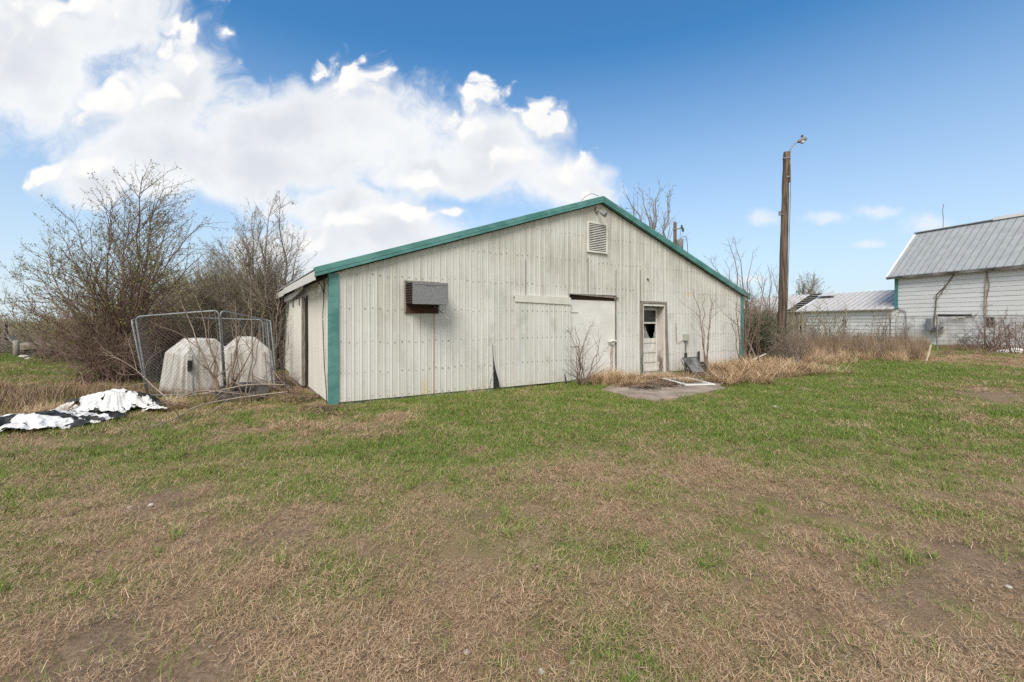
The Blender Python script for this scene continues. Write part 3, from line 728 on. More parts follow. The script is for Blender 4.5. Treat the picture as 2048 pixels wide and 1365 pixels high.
M_grass = blade_mat('green_blades', [(.070, .125, .015), (.118, .195, .027), (.195, .265, .048), (.31, .31, .10)])
M_lush = blade_mat('lush_blades', [(.066, .124, .015), (.118, .195, .028), (.19, .265, .052)])
M_tall = blade_mat('tall_dry_blades', [(.28, .18, .10), (.44, .305, .18), (.58, .43, .27), (.68, .53, .36)])
M_rust = blade_mat('brown_weeds', [(.14, .095, .062), (.26, .18, .118), (.39, .29, .195)])
def clumps(names, mats, gen, seeds):
    c = bpy.data.collections.new(names)
    for s_ in seeds:
        mb = MB(); r = np.random.default_rng(s_)
        for k, (V, Fc) in enumerate(gen(r)): mb.arrays(V, Fc, k)
        o = mb.build(names, mats); COL.objects.unlink(o); c.objects.link(o)
    return c
def scatter(name, xy, col, smin, smax, seed, label, cat, z=None, zs=(1, 1)):
    r = np.random.default_rng(seed); n = len(xy)
    mb = MB(); zz = gh(xy[:, 0], xy[:, 1]) if z is None else z
    me = bpy.data.meshes.new(name); me.vertices.add(n); me.vertices.foreach_set('co', np.stack([xy[:, 0], xy[:, 1], zz], -1).ravel().astype(np.float32))
    rot = np.stack([r.normal(0, .07, n), r.normal(0, .07, n), r.uniform(0, 6.28, n)], -1)
    a = me.attributes.new('rot', 'FLOAT_VECTOR', 'POINT'); a.data.foreach_set('vector', rot.ravel().astype(np.float32))
    s_ = r.uniform(smin, smax, n); sc = np.stack([s_, s_, s_ * r.uniform(zs[0], zs[1], n)], -1)
    a = me.attributes.new('scl', 'FLOAT_VECTOR', 'POINT'); a.data.foreach_set('vector', sc.ravel().astype(np.float32))
    a = me.attributes.new('pick', 'INT', 'POINT'); a.data.foreach_set('value', r.integers(0, len(col.objects), n).astype(np.int32))
    o = bpy.data.objects.new(name, me); COL.objects.link(o); tag(o, label, cat, kind='stuff')
    ng = bpy.data.node_groups.new(name + '_layout', 'GeometryNodeTree')
    ng.interface.new_socket('Geometry', in_out='INPUT', socket_type='NodeSocketGeometry'); ng.interface.new_socket('Geometry', in_out='OUTPUT', socket_type='NodeSocketGeometry')
    N, L = ng.nodes, ng.links
    gi = N.new('NodeGroupInput'); go = N.new('NodeGroupOutput'); ip = N.new('GeometryNodeInstanceOnPoints'); ci = N.new('GeometryNodeCollectionInfo')
    ci.inputs['Collection'].default_value = col; ci.inputs['Separate Children'].default_value = True; ci.inputs['Reset Children'].default_value = True
    def na(nm, ty):
        q = N.new('GeometryNodeInputNamedAttribute'); q.data_type = ty; q.inputs['Name'].default_value = nm; return q.outputs['Attribute']
    L.new(gi.outputs[0], ip.inputs['Points']); L.new(ci.outputs[0], ip.inputs['Instance']); ip.inputs['Pick Instance'].default_value = True
    L.new(na('pick', 'INT'), ip.inputs['Instance Index']); L.new(na('rot', 'FLOAT_VECTOR'), ip.inputs['Rotation']); L.new(na('scl', 'FLOAT_VECTOR'), ip.inputs['Scale'])
    L.new(ip.outputs[0], go.inputs[0])
    md = o.modifiers.new('layout', 'NODES'); md.node_group = ng
    return o
def wedge(n_per_m2, y0, y1, seed, marg=1.6, k=1.22):
    """points over the part of the yard in view, a bit wider than the frame"""
    r = np.random.default_rng(seed); w1 = k * y1 + marg
    n = int(n_per_m2 * (y1 - y0) * 2 * w1); x = r.uniform(-w1, w1, n); y = r.uniform(y0, y1, n)
    m = (np.abs(x) < k * y + marg) & ~blocked(x, y); x, y = x[m], y[m]
    return x, y, r
pad_in = lambda x, y: in_poly(x, y, PAD)

C_thatch = clumps('thatch_clump', [M_straw, M_straw], lambda r: [bladeV(210, .17, .015, .055, .0022, (1.15, 1.60), (-.1, .3), 2, r, 1, .020), bladeV(16, .17, .05, .09, .0019, (1.0, 1.6), (-.1, .35), 2, r, 1, .022)], range(10, 15))
C_thatch_far = clumps('thatch_mat', [M_straw], lambda r: [bladeV(130, .26, .04, .12, .0045, (1.0, 1.55), (-.1, .3), 2, r, 1, .02)], range(20, 24))
C_lawn = clumps('lawn_clump', [M_grass, M_straw], lambda r: [bladeV(60, .13, .025, .07, .0028, (.15, 1.0), (.2, .9), 2, r), bladeV(22, .14, .03, .09, .003, (.9, 1.5), (0, .3), 2, r, 1, .02)], range(30, 35))
C_lush = clumps('lush_clump', [M_lush, M_grass, M_straw], lambda r: [bladeV(62, .20, .04, .11, .0045, (.05, .85), (.2, .9), 2, r), bladeV(30, .2, .04, .10, .0045, (.3, 1.2), (.2, .8), 2, r), bladeV(26, .2, .04, .10, .004, (.8, 1.5), (.1, .4), 2, r, 1, .02)], range(40, 45))
C_weed = clumps('weed_rosette', [M_lush], lambda r: [bladeV(12, .02, .04, .10, .009, (.6, 1.25), (.1, .6), 3, r), bladeV(9, .05, .03, .06, .010, (.9, 1.4), (.1, .4), 2, r)], range(50, 54))
C_tuft = clumps('grass_tuft', [M_grass, M_lush], lambda r: [bladeV(26, .045, .06, .15, .0036, (.05, .85), (.3, 1.0), 3, r), bladeV(12, .04, .05, .11, .0036, (.1, .9), (.2, 1.0), 3, r)], range(60, 64))

def keep(x, y, p, r): m = r.uniform(0, 1, len(x)) < p; return np.stack([x[m], y[m]], -1)
# dead thatch: near and farther
x, y, r = wedge(95, 1.2, 6.0, 101); G, Dd = ground_mix(x, y)
lump = sstep(.35, .65, fbm(x, y, 1.3, 3, 120))
scatter('dry_thatch', keep(x, y, (1 - .55 * G) * (1 - .93 * Dd) * (.35 + .65 * lump) * ~pad_in(x, y), r), C_thatch, .7, 1.35, 1, 'matted straw coloured dead grass over the worn near yard', 'dead grass', zs=(.7, 1.6))
x, y, r = wedge(24, 6.0, 24, 102); G, Dd = ground_mix(x, y)
scatter('dry_thatch', keep(x, y, (1 - .75 * G) * (1 - .93 * Dd) * ~pad_in(x, y), r), C_thatch_far, .7, 1.3, 2, 'matted straw coloured dead grass in patches farther back by the shed', 'dead grass')
# living turf
x, y, r = wedge(95, 1.2, 5.2, 103); G, Dd = ground_mix(x, y)
scatter('lawn_grass', keep(x, y, (.10 + .9 * G) * .95 * (1 - .9 * Dd) * ~pad_in(x, y), r), C_lawn, .7, 1.3, 3, 'short thin green grass growing through the dead thatch in the near yard', 'grass')
x, y, r = wedge(42, 5.2, 13, 104); G, Dd = ground_mix(x, y)
scatter('lawn_grass', keep(x, y, (.02 + .98 * G) * (1 - .95 * Dd) * ~pad_in(x, y), r), C_lush, .6, 1.15, 4, 'fresh green lawn grass in front of the metal shed', 'grass')
x, y, r = wedge(13, 13, 34, 105); G, Dd = ground_mix(x, y)
scatter('lawn_grass', keep(x, y, G * (1 - .95 * Dd) * ~pad_in(x, y), r), C_lush, 1.0, 1.8, 5, 'green grass on the far side of the yard and in the back field', 'grass')
x, y, r = wedge(14, 1.3, 8, 106); G, Dd = ground_mix(x, y)
cl = sstep(.50, .70, fbm(x, y, 2.4, 3, 140))
scatter('weeds', keep(x, y, (.10 + .6 * G) * (1 - .7 * Dd) * (.2 + cl), r), C_tuft, .55, 1.25, 6, 'scattered green tufts and seedlings sprouting from the dead thatch', 'weeds')
x, y, r = wedge(10, 1.3, 8, 107); G, Dd = ground_mix(x, y)
cl = sstep(.52, .68, fbm(x, y, 1.9, 3, 150))
scatter('weeds', keep(x, y, (.08 + .35 * G) * (.15 + cl), r), C_weed, .6, 1.3, 7, 'small broad leaved green weeds dotted through the brown yard', 'weeds')
# small stones
def pebble(r):
    th = np.linspace(0, 2 * np.pi, 9)[:-1]; V = []
    for z, q in ((-.4, .7), (0, 1.), (.35, .75)):
        V += [(q * math.cos(a) * r.uniform(.8, 1.1), q * .7 * math.sin(a) * r.uniform(.8, 1.1), z * .6) for a in th]
    V += [(0, 0, .32)]
    Fc = [(i * 8 + j, i * 8 + (j + 1) % 8, (i + 1) * 8 + (j + 1) % 8) for i in range(2) for j in range(8)] + [(i * 8 + j, (i + 1) * 8 + (j + 1) % 8, (i + 1) * 8 + j) for i in range(2) for j in range(8)] + [(16 + j, 16 + (j + 1) % 8, 24) for j in range(8)]
    return [(np.array(V), np.array(Fc))]
C_peb = clumps('pebble', [simple('yard_pebble', (.30, .25, .20), (.58, .53, .46), 1.3, .85)], pebble, range(70, 76))
x, y, r = wedge(26, 1.3, 7, 108); G, Dd = ground_mix(x, y)
scatter('pebbles', keep(x, y, (.10 + .9 * Dd) * .5, r), C_peb, .003, .011, 8, 'small pale pebbles and grit lying in the bare patches of the yard', 'pebbles')
x, y, r = wedge(1.2, 1.5, 6, 109)
scatter('pebbles', np.stack([x, y], -1), C_peb, .007, .014, 9, 'larger pale pebbles strewn thinly over the near yard', 'pebbles')

# ------------------------------------------------------------------ woody plants
def tubes(mb, P, Rr, sides, m=0):
    """many same-length polylines at once: P (n,k,3), Rr (n,k)"""
    P = np.asarray(P, float); Rr = np.asarray(Rr, float)
    if len(P) == 0: return
    n, k, _ = P.shape; t = np.gradient(P, axis=1); t /= np.linalg.norm(t, axis=2, keepdims=True) + 1e-9
    ref = np.where(np.abs(t[:, :1, 2:3]) < .8, np.array((0, 0, 1.)), np.array((1., 0, 0)))
    a = np.cross(t, ref); a /= np.linalg.norm(a, axis=2, keepdims=True) + 1e-9; b = np.cross(t, a)
    th = np.arange(sides) * 2 * np.pi / sides
    V = P[:, :, None] + Rr[:, :, None, None] * (a[:, :, None] * np.cos(th)[:, None] + b[:, :, None] * np.sin(th)[:, None])
    q = []
    for i in range(k - 1):
        for j in range(sides): q.append((i * sides + j, i * sides + (j + 1) % sides, (i + 1) * sides + (j + 1) % sides, (i + 1) * sides + j))
    Fc = (np.arange(n)[:, None, None] * k * sides + np.array(q)[None]).reshape(-1, 4)
    mb.arrays(V.reshape(-1, 3), Fc, m)
def grow(r, start, d, L_, k, wander, lift):
    """a bundle of wandering twigs: start (n,3), d (n,3), L_ (n)"""
    n = len(start); p = start.copy(); out = [p]; d = d / (np.linalg.norm(d, axis=1, keepdims=True) + 1e-9)
    for i in range(k - 1):
        p = p + d * (L_ / (k - 1))[:, None]; out.append(p)
        d = d + r.normal(0, wander, (n, 3)); d[:, 2] += lift; d /= np.linalg.norm(d, axis=1, keepdims=True) + 1e-9
    return np.stack(out, 1)
def along(P, f):
    """points and directions on polylines P (n,k,3) at fractions f (n,)"""
    k = P.shape[1]; s = np.clip(f, 0, .999) * (k - 1); i = s.astype(int); u = (s - i)[:, None]; ix = np.arange(len(P))
    a = P[ix, i]; b = P[ix, i + 1]; return a * (1 - u) + b * u, b - a
def offshoot(r, P, Lp, per_m, f0, lf, ang, k, wander, lift, jit=.5, minL=.06):
    """side shoots of polylines; returns polylines, lengths and position fraction"""
    cnt = np.maximum(1, r.poisson(per_m * Lp)); idx = np.repeat(np.arange(len(P)), cnt); n = len(idx)
    f = f0 + (1 - f0) * r.uniform(0, 1, n); s, d = along(P[idx], f); d = d / (np.linalg.norm(d, axis=1, keepdims=True) + 1e-9)
    rnd = r.normal(0, 1, (n, 3)); perp = rnd - d * (rnd * d).sum(1, keepdims=True); perp /= np.linalg.norm(perp, axis=1, keepdims=True) + 1e-9
    an = r.uniform(ang[0], ang[1], n)[:, None]; dd = d * np.cos(an) + perp * np.sin(an)
    Ls = np.maximum(minL, Lp[idx] * lf * (1.05 - .75 * f) * r.uniform(1 - jit, 1 + jit, n))
    return grow(r, s, dd, Ls, k, wander, lift), Ls, f
def leaves(mb, r, P, per, size, m=0, f0=.2, spread=.02):
    n = len(P) * per
    if n == 0: return
    idx = np.repeat(np.arange(len(P)), per); s, d = along(P[idx], r.uniform(f0, 1, n)); s = s + r.normal(0, spread, (n, 3))
    a = r.normal(0, 1, (n, 3)); a /= np.linalg.norm(a, axis=1, keepdims=True); b = np.cross(a, r.normal(0, 1, (n, 3))); b /= np.linalg.norm(b, axis=1, keepdims=True)
    z = size * r.uniform(.5, 1.3, n)[:, None]
    V = np.stack([s, s + (a + b * .45) * z * .5, s + a * z, s + (a - b * .45) * z * .5], 1)
    mb.arrays(V.reshape(-1, 3), np.arange(n * 4).reshape(-1, 4), m)
def bezier_stems(r, base, tips, k=9, bow=.35, rad=.12):
    P = []
    for t in tips:
        t = np.array(t, float); b = np.array(base, float) + np.array((r.normal(0, rad), r.normal(0, rad), 0))
        h = t[2] - b[2]; mid = b + (t - b) * np.array((.38, .38, 0)) + np.array((0, 0, h * (.5 + bow * .3)))
        mid += r.normal(0, .06 * np.linalg.norm(t - b), 3) * np.array((1, 1, .4))
        s = np.linspace(0, 1, k)[:, None]; q = (1 - s) ** 2 * b + 2 * s * (1 - s) * mid + s ** 2 * t
        q[1:-1] += r.normal(0, .012 * np.linalg.norm(t - b), (k - 2, 3)); P.append(q)
    return np.array(P)
def woody(name, label, cat, base, tips, seed, bark_m, r0=.05, lv1=4.0, lv2=5.0, lv3=0, lf1=.42, lf2=.42, bud=None, nbud=0, budsize=.03, group=None, bow=.35, rad=.12, ang=(.45, .95), lift=.06, f0=.22, twig=.006, wander=.10, budf=.2, spread=.02):
    r = np.random.default_rng(seed); base = np.array(base, float); base[2] = float(gh(base[0], base[1])) - .03
    root = thing(name, label, cat, base, 0, group)
    St = bezier_stems(r, base, tips, 9, bow, rad); Ls = np.linalg.norm(np.diff(St, axis=1), axis=2).sum(1)
    rel = (Ls / Ls.max()) ** .7
    tr = MB(); tubes(tr, St - base, (r0 * rel)[:, None] * (1 - .93 * np.linspace(0, 1, 9) ** .8)[None] + .003, 6)
    tr.build('trunk', bark_m, root, smooth=True)
    cr = MB()
    A, La, fa = offshoot(r, St, Ls, lv1, f0, lf1, ang, 6, wander, lift)
    tubes(cr, A - base, np.clip(La * .0085, twig * .7, r0 * .4)[:, None] * np.linspace(1, .3, 6)[None], 4)
    B, Lb, fb = offshoot(r, A, La, lv2, .15, lf2, ang, 5, wander, lift * .8)
    tubes(cr, B - base, np.clip(Lb * .009, twig * .55, twig * 1.4)[:, None] * np.linspace(1, .45, 5)[None], 3)
    last = B; lastL = Lb
    if lv3:
        Cc, Lc, fc = offshoot(r, B, Lb, lv3, .1, .5, ang, 4, wander, lift * .6)
        tubes(cr, Cc - base, np.full((len(Cc), 1), twig * .55) * np.linspace(1, .6, 4)[None], 3); last = np.concatenate([along_pts(Cc), along_pts(B)])
    mats = [bark_m]
    if bud is not None and nbud:
        mats.append(bud); leaves(cr, r, last - base, nbud, budsize, 1, budf, spread)
        leaves(cr, r, A - base, nbud, budsize, 1, .3, spread)
    cr.build('crown', mats, root)
    return root
def along_pts(P):
    k = P.shape[1]; s = np.linspace(0, k - 1, 4); i = np.minimum(s.astype(int), k - 2); u = (s - i)[None, :, None]
    return P[:, i] * (1 - u) + P[:, i + 1] * u
def tipsat(Z, lst, r, dz=1.2):
    return [at(px, py, Z + r.normal(0, dz)) for px, py in lst]
def ground_at(px, Z):
    x = (px - 1024) / F * Z; return np.array((x, Z, float(gh(x, Z))))

rt = np.random.default_rng(11)
# the big many-stemmed tree left of the kennel
T1 = [(285, 322), (330, 345), (262, 372), (225, 372), (240, 410), (180, 425), (140, 405), (118, 432), (95, 470), (60, 512), (18, 515), (30, 560), (12, 575), (70, 610), (110, 560), (150, 500),
      (205, 440), (300, 390), (345, 405), (375, 440), (400, 420), (405, 480), (398, 540), (350, 480), (320, 440), (270, 430), (90, 540), (130, 480), (60, 590), (385, 585)]
woody('tree', 'tall many-stemmed tree with reddish bark and scattered green buds, left of the kennel frame', 'tree', ground_at(236, 12.2), tipsat(12.2, [(a, b + 30) for a, b in T1], rt, .9), 21, M_barkred, .040, 5.2, 7.5, 0, .36, .42, M_bud, 3, .050, bow=.45, rad=.22, ang=(.4, .9), twig=.0046)
# low skirt of the same kind of growth: red-brown brush at its foot
def fan(cx, cy, w, h, n, r): return [(cx + r.uniform(-w, w), cy - h * r.uniform(.35, 1) * (1 - .35 * abs(r.uniform(-1, 1)))) for _ in range(n)]
woody('shrub', 'tangled reddish brown brush around the foot of the tall budding tree', 'shrub', ground_at(225, 11.6), tipsat(11.6, fan(225, 760, 115, 175, 50, rt), rt, .7), 22, M_barkred, .016, 6, 6, 0, .5, .5, M_bud, 1, .030, bow=.2, rad=.45, twig=.0055, wander=.16)
T2 = [(545, 392), (560, 400), (527, 430), (505, 408), (480, 440), (598, 480), (600, 535), (585, 450), (470, 470), (440, 470), (432, 520), (520, 480), (575, 510), (455, 560), (600, 585), (560, 470), (495, 520), (420, 560), (580, 560)]
woody('tree', 'grey green budding tree with upright stems growing against the shed side wall', 'tree', ground_at(538, 14.6), tipsat(14.6, [(a, b + 18) for a, b in T2], rt, .5), 23, M_barkgrey, .045, 6.5, 8.0, 0, .34, .40, M_budolive, 3, .042, bow=.6, rad=.25, ang=(.35, .75), twig=.0056)
# thicket behind the kennel
for i, (cx, top, w, Z, n, bm, gb, lab) in enumerate([(380, 530, 66, 16.5, 80, M_barkgrey, M_budolive, 'olive grey thicket bush right behind the big tree, beyond the kennel'),
        (455, 500, 70, 17.5, 95, M_barkgrey, M_budolive, 'dense olive brown thicket bush behind the middle of the kennel'),
        (512, 530, 50, 15.6, 70, M_barkgrey, M_budolive, 'grey thicket bush tucked between kennel and shed side wall'),
        (340, 610, 60, 14.2, 60, M_barkred, M_deadleaf, 'brown twiggy bush behind the left kennel panel'),
        (140, 650, 70, 17.5, 40, M_barkred, M_deadleaf, 'low reddish brown bush under the left boughs of the big tree')]):
    woody('shrub', lab, 'shrub', ground_at(cx, Z), tipsat(Z, fan(cx, 745, w, 745 - top, n, rt), rt, .8), 30 + i, bm, .018, 6.5, 7.5, 0, .42, .45, gb, 2, .05, bow=.5, rad=.8, twig=.007, ang=(.3, .8))
# saplings in the kennel, by the shed
woody('sapling', 'bare pinkish sapling with forked stems standing inside the kennel', 'sapling', ground_at(452, 9.0), [at(390, 590, 9.2), at(470, 600, 8.8), at(500, 625, 9.1), at(420, 625, 8.8), at(520, 660, 9), at(360, 600, 9.3), at(480, 690, 8.8)], 41, M_barktan, .028, 2.4, 3.0, 0, .45, .45, None, bow=-.3, rad=.05, twig=.005, wander=.2)
woody('sapling', 'slim dark sapling curving up between the hutch and kennel end post', 'sapling', ground_at(492, 9.0), [at(500, 560, 9.4), at(520, 640, 9.1), at(478, 640, 9)], 42, M_barkgrey, .016, 2, 3, 0, .4, .4, None, bow=-.2, rad=.05, twig=.0045, wander=.2)
woody('sapling', 'bare vine-like sapling against the shed side wall behind the kennel', 'sapling', ground_at(556, 12.2), [at(565, 600, 12.2), at(575, 640, 12), at(548, 620, 12.2), at(585, 690, 12.2), at(560, 560, 12.4)], 43, M_barkgrey, .018, 4, 4, 0, .5, .5, None, bow=.2, rad=.2, twig=.0055, wander=.22)
def wallpt(px, py, off):
    u, z = fw(px, py); x = -3.48 + .8397 * u + .5431 * off; y = 8.53 + .5431 * u - .8397 * off; return np.array((x, y, z))
def wallbase(px, off): p = wallpt(px, 700, off); return p
woody('shrub', 'leafless thorny bush in front of the boarded door', 'shrub', wallbase(1134, .55), [wallpt(*q) for q in ((1100, 660, .7), (1125, 655, .5), (1150, 650, .6), (1160, 668, .8), (1110, 690, .9), (1085, 735, .8), (1170, 705, .7), (1178, 720, .6), (1140, 690, .5), (1090, 715, 1.0), (1165, 735, .8), (1130, 715, .6))], 44, M_barkred, .016, 5, 6, 0, .5, .5, None, bow=.2, rad=.08, twig=.005, wander=.14)
woody('sapling', 'straight bare sapling forking into a V just right of the entry door', 'sapling', wallbase(1381, .6), [wallpt(*q) for q in ((1354, 582, .6), (1379, 590, .5), (1388, 592, .7), (1391, 605, .6))], 45, M_barkred, .017, 1.6, 2.0, 0, .35, .4, None, bow=.9, rad=.03, twig=.0045, ang=(.5, .9))
woody('sapling', 'tall bare sapling with several upright stems near the right end of the gable wall', 'sapling', wallbase(1447, .75), [wallpt(*q) for q in ((1432, 570, .7), (1440, 560, .8), (1452, 575, .7), (1470, 590, .7), (1482, 560, .9), (1420, 610, .9), (1412, 640, 1.0), (1462, 565, .6), (1486, 640, .8))], 46, M_barkred, .020, 2.6, 3.0, 0, .40, .4, None, bow=.7, rad=.06, twig=.0048)
woody('sapling', 'thin leafing sapling close to the teal right corner trim', 'sapling', wallbase(1464, 1.0), [wallpt(*q) for q in ((1466, 590, 1.0), (1469, 625, 1.0))], 47, M_barkred, .012, 3, 3, 0, .18, .4, M_bud, 3, .035, bow=.9, rad=.04, twig=.0045)
woody('sapling', 'little dead weed stalk beside the torn sheet', 'weed', wallbase(961, .35), [wallpt(971, 737, .4), wallpt(966, 760, .35)], 48, M_barktan, .006, 3, 2, 0, .3, .4, None, bow=.3, rad=.02, twig=.003)
# beyond the right corner: dark ivy-green scrub, saplings, the thicket along the fence
woody('shrub', 'dense dark shrub with small green leaves crowding the right corner of the shed', 'shrub', ground_at(1508, 17.6), tipsat(17.6, fan(1512, 715, 32, 95, 46, rt), rt, .5), 51, M_barkgrey, .02, 6, 6, 0, .5, .5, M_leafgreen, 4, .075, bow=.3, rad=.35, twig=.007, wander=.2, spread=.05)
woody('shrub', 'bare brown bramble around the foot of the lamp pole', 'shrub', ground_at(1572, 16.8), tipsat(16.8, fan(1572, 730, 48, 95, 44, rt), rt, .6), 52, M_barkgrey, .016, 5, 6, 0, .55, .5, M_deadleaf, 1, .05, bow=.2, rad=.4, twig=.007, wander=.24)
woody('sapling', 'tall bare sapling rising between shed corner and lamp pole', 'sapling', ground_at(1528, 18.6), [at(*q) for q in ((1535, 530, 18.6), (1545, 545, 18.5), (1522, 550, 18.7), (1512, 545, 18.8), (1555, 570, 18.5), (1540, 585, 18.6))], 53, M_barkgrey, .035, 2.6, 3.2, 0, .34, .4, None, bow=.5, rad=.1, twig=.008)
woody('sapling', 'bare sapling whose long shoots rise above the right end of the shed roof', 'sapling', ground_at(1490, 22), [at(*q) for q in ((1455, 478, 22), (1470, 478, 22), (1506, 505, 22), (1420, 515, 22), (1448, 520, 22), (1500, 560, 22), (1480, 560, 22))], 54, M_barkgrey, .05, 2.2, 3.0, 0, .26, .4, M_bud, 1, .05, bow=.5, rad=.15, twig=.009)
woody('tree', 'bare tree showing over the right roof slope of the metal shed', 'tree', ground_at(1290, 30), [at(*q) for q in ((1240, 408, 30), (1250, 385, 30), (1268, 392, 30), (1285, 380, 30), (1305, 395, 30), (1322, 375, 30), (1335, 385, 30), (1342, 420, 30), (1232, 440, 30), (1260, 430, 30), (1300, 430, 30), (1340, 450, 30))], 55, M_barkgrey, .16, 1.6, 2.4, 0, .22, .4, M_deadleaf, 1, .09, bow=.6, rad=.5, twig=.014, ang=(.35, .75), f0=.4)
for i, (cx, top, w, Z, n, lab) in enumerate([(1545, 600, 32, 27, 24, 'greyish bare bush behind the lamp pole'), (1500, 590, 26, 31, 22, 'pale bare bush just past the right corner of the shed'),
        (1615, 552, 26, 62, 40, 'rounded budding tree behind the broken shed roof'), (1585, 575, 22, 60, 26, 'smaller budding tree behind the lamp pole'), (1655, 588, 20, 66, 18, 'low treetop peeping over the low shed ridge')]):
    woody('shrub' if Z < 40 else 'tree', lab, 'shrub' if Z < 40 else 'tree', ground_at(cx, Z), tipsat(Z, [(cx + rt.uniform(-w, w), 665 - (665 - top) * (1 - .5 * abs(q_) ** 2) * rt.uniform(.6, 1)) for q_ in rt.uniform(-1, 1, n)], rt, .9), 60 + i, M_barktan if Z > 40 else M_barkgrey, .03 if Z < 40 else .09, 2.6 if Z < 40 else 1.5, 3.2 if Z < 40 else 1.8, 0, .4, .4, M_budolive, 2, .06 if Z < 40 else .16, bow=.6, rad=.8, twig=.010 if Z < 40 else .022, ang=(.3, .7))
for i, (cx, top, w, Z, n, lab) in enumerate([(1625, 612, 26, 23.5, 10, 'bare sapling in front of the low white shed, nearest the pole'), (1688, 606, 22, 24, 9, 'bare sapling standing before the small shed window'),
        (1762, 585, 26, 24.5, 12, 'larger bare sapling before the joint of low shed and barn'), (1805, 615, 18, 25, 9, 'thin bare sapling at the barn corner trim'),
        (1990, 620, 45, 24.0, 30, 'leafless bush in front of the boarded barn window'), (2030, 605, 40, 22.5, 24, 'big leafless bush at the right end of the barn wall'), (1945, 655, 40, 26, 30, 'low brown bush against the barn foundation')]):
    woody('shrub' if n > 20 else 'sapling', lab, 'shrub' if n > 20 else 'sapling', ground_at(cx, Z), tipsat(Z, fan(cx, 700, w, 700 - top, n, rt), rt, .4), 70 + i, M_barkgrey if n < 20 else M_barkred, .022, 3.2, 4.0, 0, .40, .42, M_deadleaf, 1, .05, bow=.5, rad=.15 if n < 20 else .5, twig=.009, wander=.16)
# brush along the fence foot
woody('shrub', 'mound of dead canes and briars lying in front of the dry weeds by the fence', 'shrub', ground_at(1735, 20.5), tipsat(20.5, fan(1735, 722, 70, 52, 60, rt), rt, .6), 80, M_barktan, .012, 3.5, 3.5, 0, .5, .5, None, bow=.1, rad=.9, twig=.008, wander=.3)

# ------------------------------------------------------------------ tall dead grass and weeds (uncountable)
C_tall = clumps('tall_grass_clump', [M_tall], lambda r: [bladeV(95, .12, .28, .62, .0075, (.05, .75), (.4, 1.7), 4, r)], range(80, 85))
C_flop = clumps('lodged_grass_clump', [M_tall, M_straw], lambda r: [bladeV(70, .18, .25, .55, .0075, (.7, 1.4), (.2, .8), 4, r, 1, .05), bladeV(40, .2, .15, .4, .007, (1., 1.55), (0, .3), 3, r, 1, .08)], range(85, 90))
C_canes = clumps('weed_canes', [M_rust, M_straw], lambda r: [bladeV(42, .22, .45, 1.15, .010, (.0, .40), (-.2, .5), 4, r), bladeV(18, .2, .3, .7, .009, (.1, .6), (.2, .9), 3, r)], range(90, 95))
C_low = clumps('low_brown_weeds', [M_rust, M_straw, M_grass], lambda r: [bladeV(40, .2, .15, .45, .008, (.1, .8), (.1, .9), 3, r), bladeV(24, .2, .15, .4, .007, (.3, 1.2), (.2, .8), 3, r), bladeV(14, .2, .08, .25, .008, (.1, .8), (.2, .8), 3, r)], range(95, 99))
def patch(n, pts, r):
    P = np.array([gp(*p) for p in pts]); lo, hi = P.min(0), P.max(0); out = []
    while sum(map(len, out)) < n:
        x = r.uniform(lo[0], hi[0], n * 3); y = r.uniform(lo[1], hi[1], n * 3)
        wb = .5 + .9 * np.clip((y - 12) / 8, 0, 1); m = in_poly(x + (fbm(x, y, 1.1, 3, 6) - .5) * 2.4 * wb, y + (fbm(x, y, 1.1, 3, 8) - .5) * 2.4 * wb, P) & (fbm(x, y, .9, 3, 12) > .36) & ~blocked(x, y); out.append(np.stack([x[m], y[m]], -1))
    return np.concatenate(out)[:n]
def front_pts(n, px0, px1, off0, off1, r):
    a = r.uniform(0, 1, n); q = np.array([wallpt(px0 + (px1 - px0) * t, 700, off0 + (off1 - off0) * r.uniform(0, 1)) for t in a]); return q[:, :2]
r = np.random.default_rng(200)
scatter('dry_grass', front_pts(26, 1152, 1232, .35, .95, r), C_tall, .7, 1.15, 201, 'upright golden clump of dead grass before the boarded door', 'dry grass')
scatter('dry_grass', front_pts(60, 1160, 1300, .4, 1.4, r), C_flop, .55, .85, 202, 'flattened golden dead grass between boarded door and entry door', 'dry grass')
q = np.vstack([front_pts(120, 1388, 1492, .5, 2.6, r), patch(110, [(1380, 775), (1520, 768), (1640, 745), (1600, 722), (1490, 722)], r)])
scatter('dry_grass', q, C_flop, .6, 1.6, 203, 'long lodged golden dead grass heaped along the right end of the shed and out to the pole', 'dry grass')
scatter('dry_grass', np.vstack([front_pts(34, 1375, 1488, .3, 1.6, r), patch(26, [(1480, 745), (1600, 742), (1600, 722), (1490, 722)], r)]), C_tall, .75, 1.2, 204, 'standing golden dead grass stems at the right end of the shed', 'dry grass')
q = patch(420, [(1575, 728), (1700, 720), (1830, 722), (1850, 704), (1830, 692), (1560, 690)], r)
scatter('tall_weeds', q, C_canes, .45, 1.25, 205, 'broad bank of brown dead weeds standing in front of the wire fence', 'weeds')
q = patch(130, [(1600, 735), (1700, 728), (1840, 726), (1850, 708), (1600, 712)], r)
scatter('dry_grass', q, C_tall, .6, 1.4, 206, 'pale dry grass mixed into the near edge of the weed bank', 'dry grass')
q = patch(190, [(-120, 835), (60, 830), (130, 812), (150, 798), (70, 782), (-40, 768), (-200, 758)], r)
scatter('low_weeds', q, C_low, .7, 1.25, 207, 'brown and olive weeds standing behind the torn tarps at the left edge', 'weeds')
q = patch(170, [(140, 800), (290, 815), (540, 812), (600, 800), (585, 770), (300, 782), (180, 775)], r)
scatter('low_weeds', q, C_low, .5, .85, 208, 'low brown weeds and grass around the foot of the kennel', 'weeds')
q = patch(34, [(285, 822), (350, 822), (360, 800), (260, 800)], r)
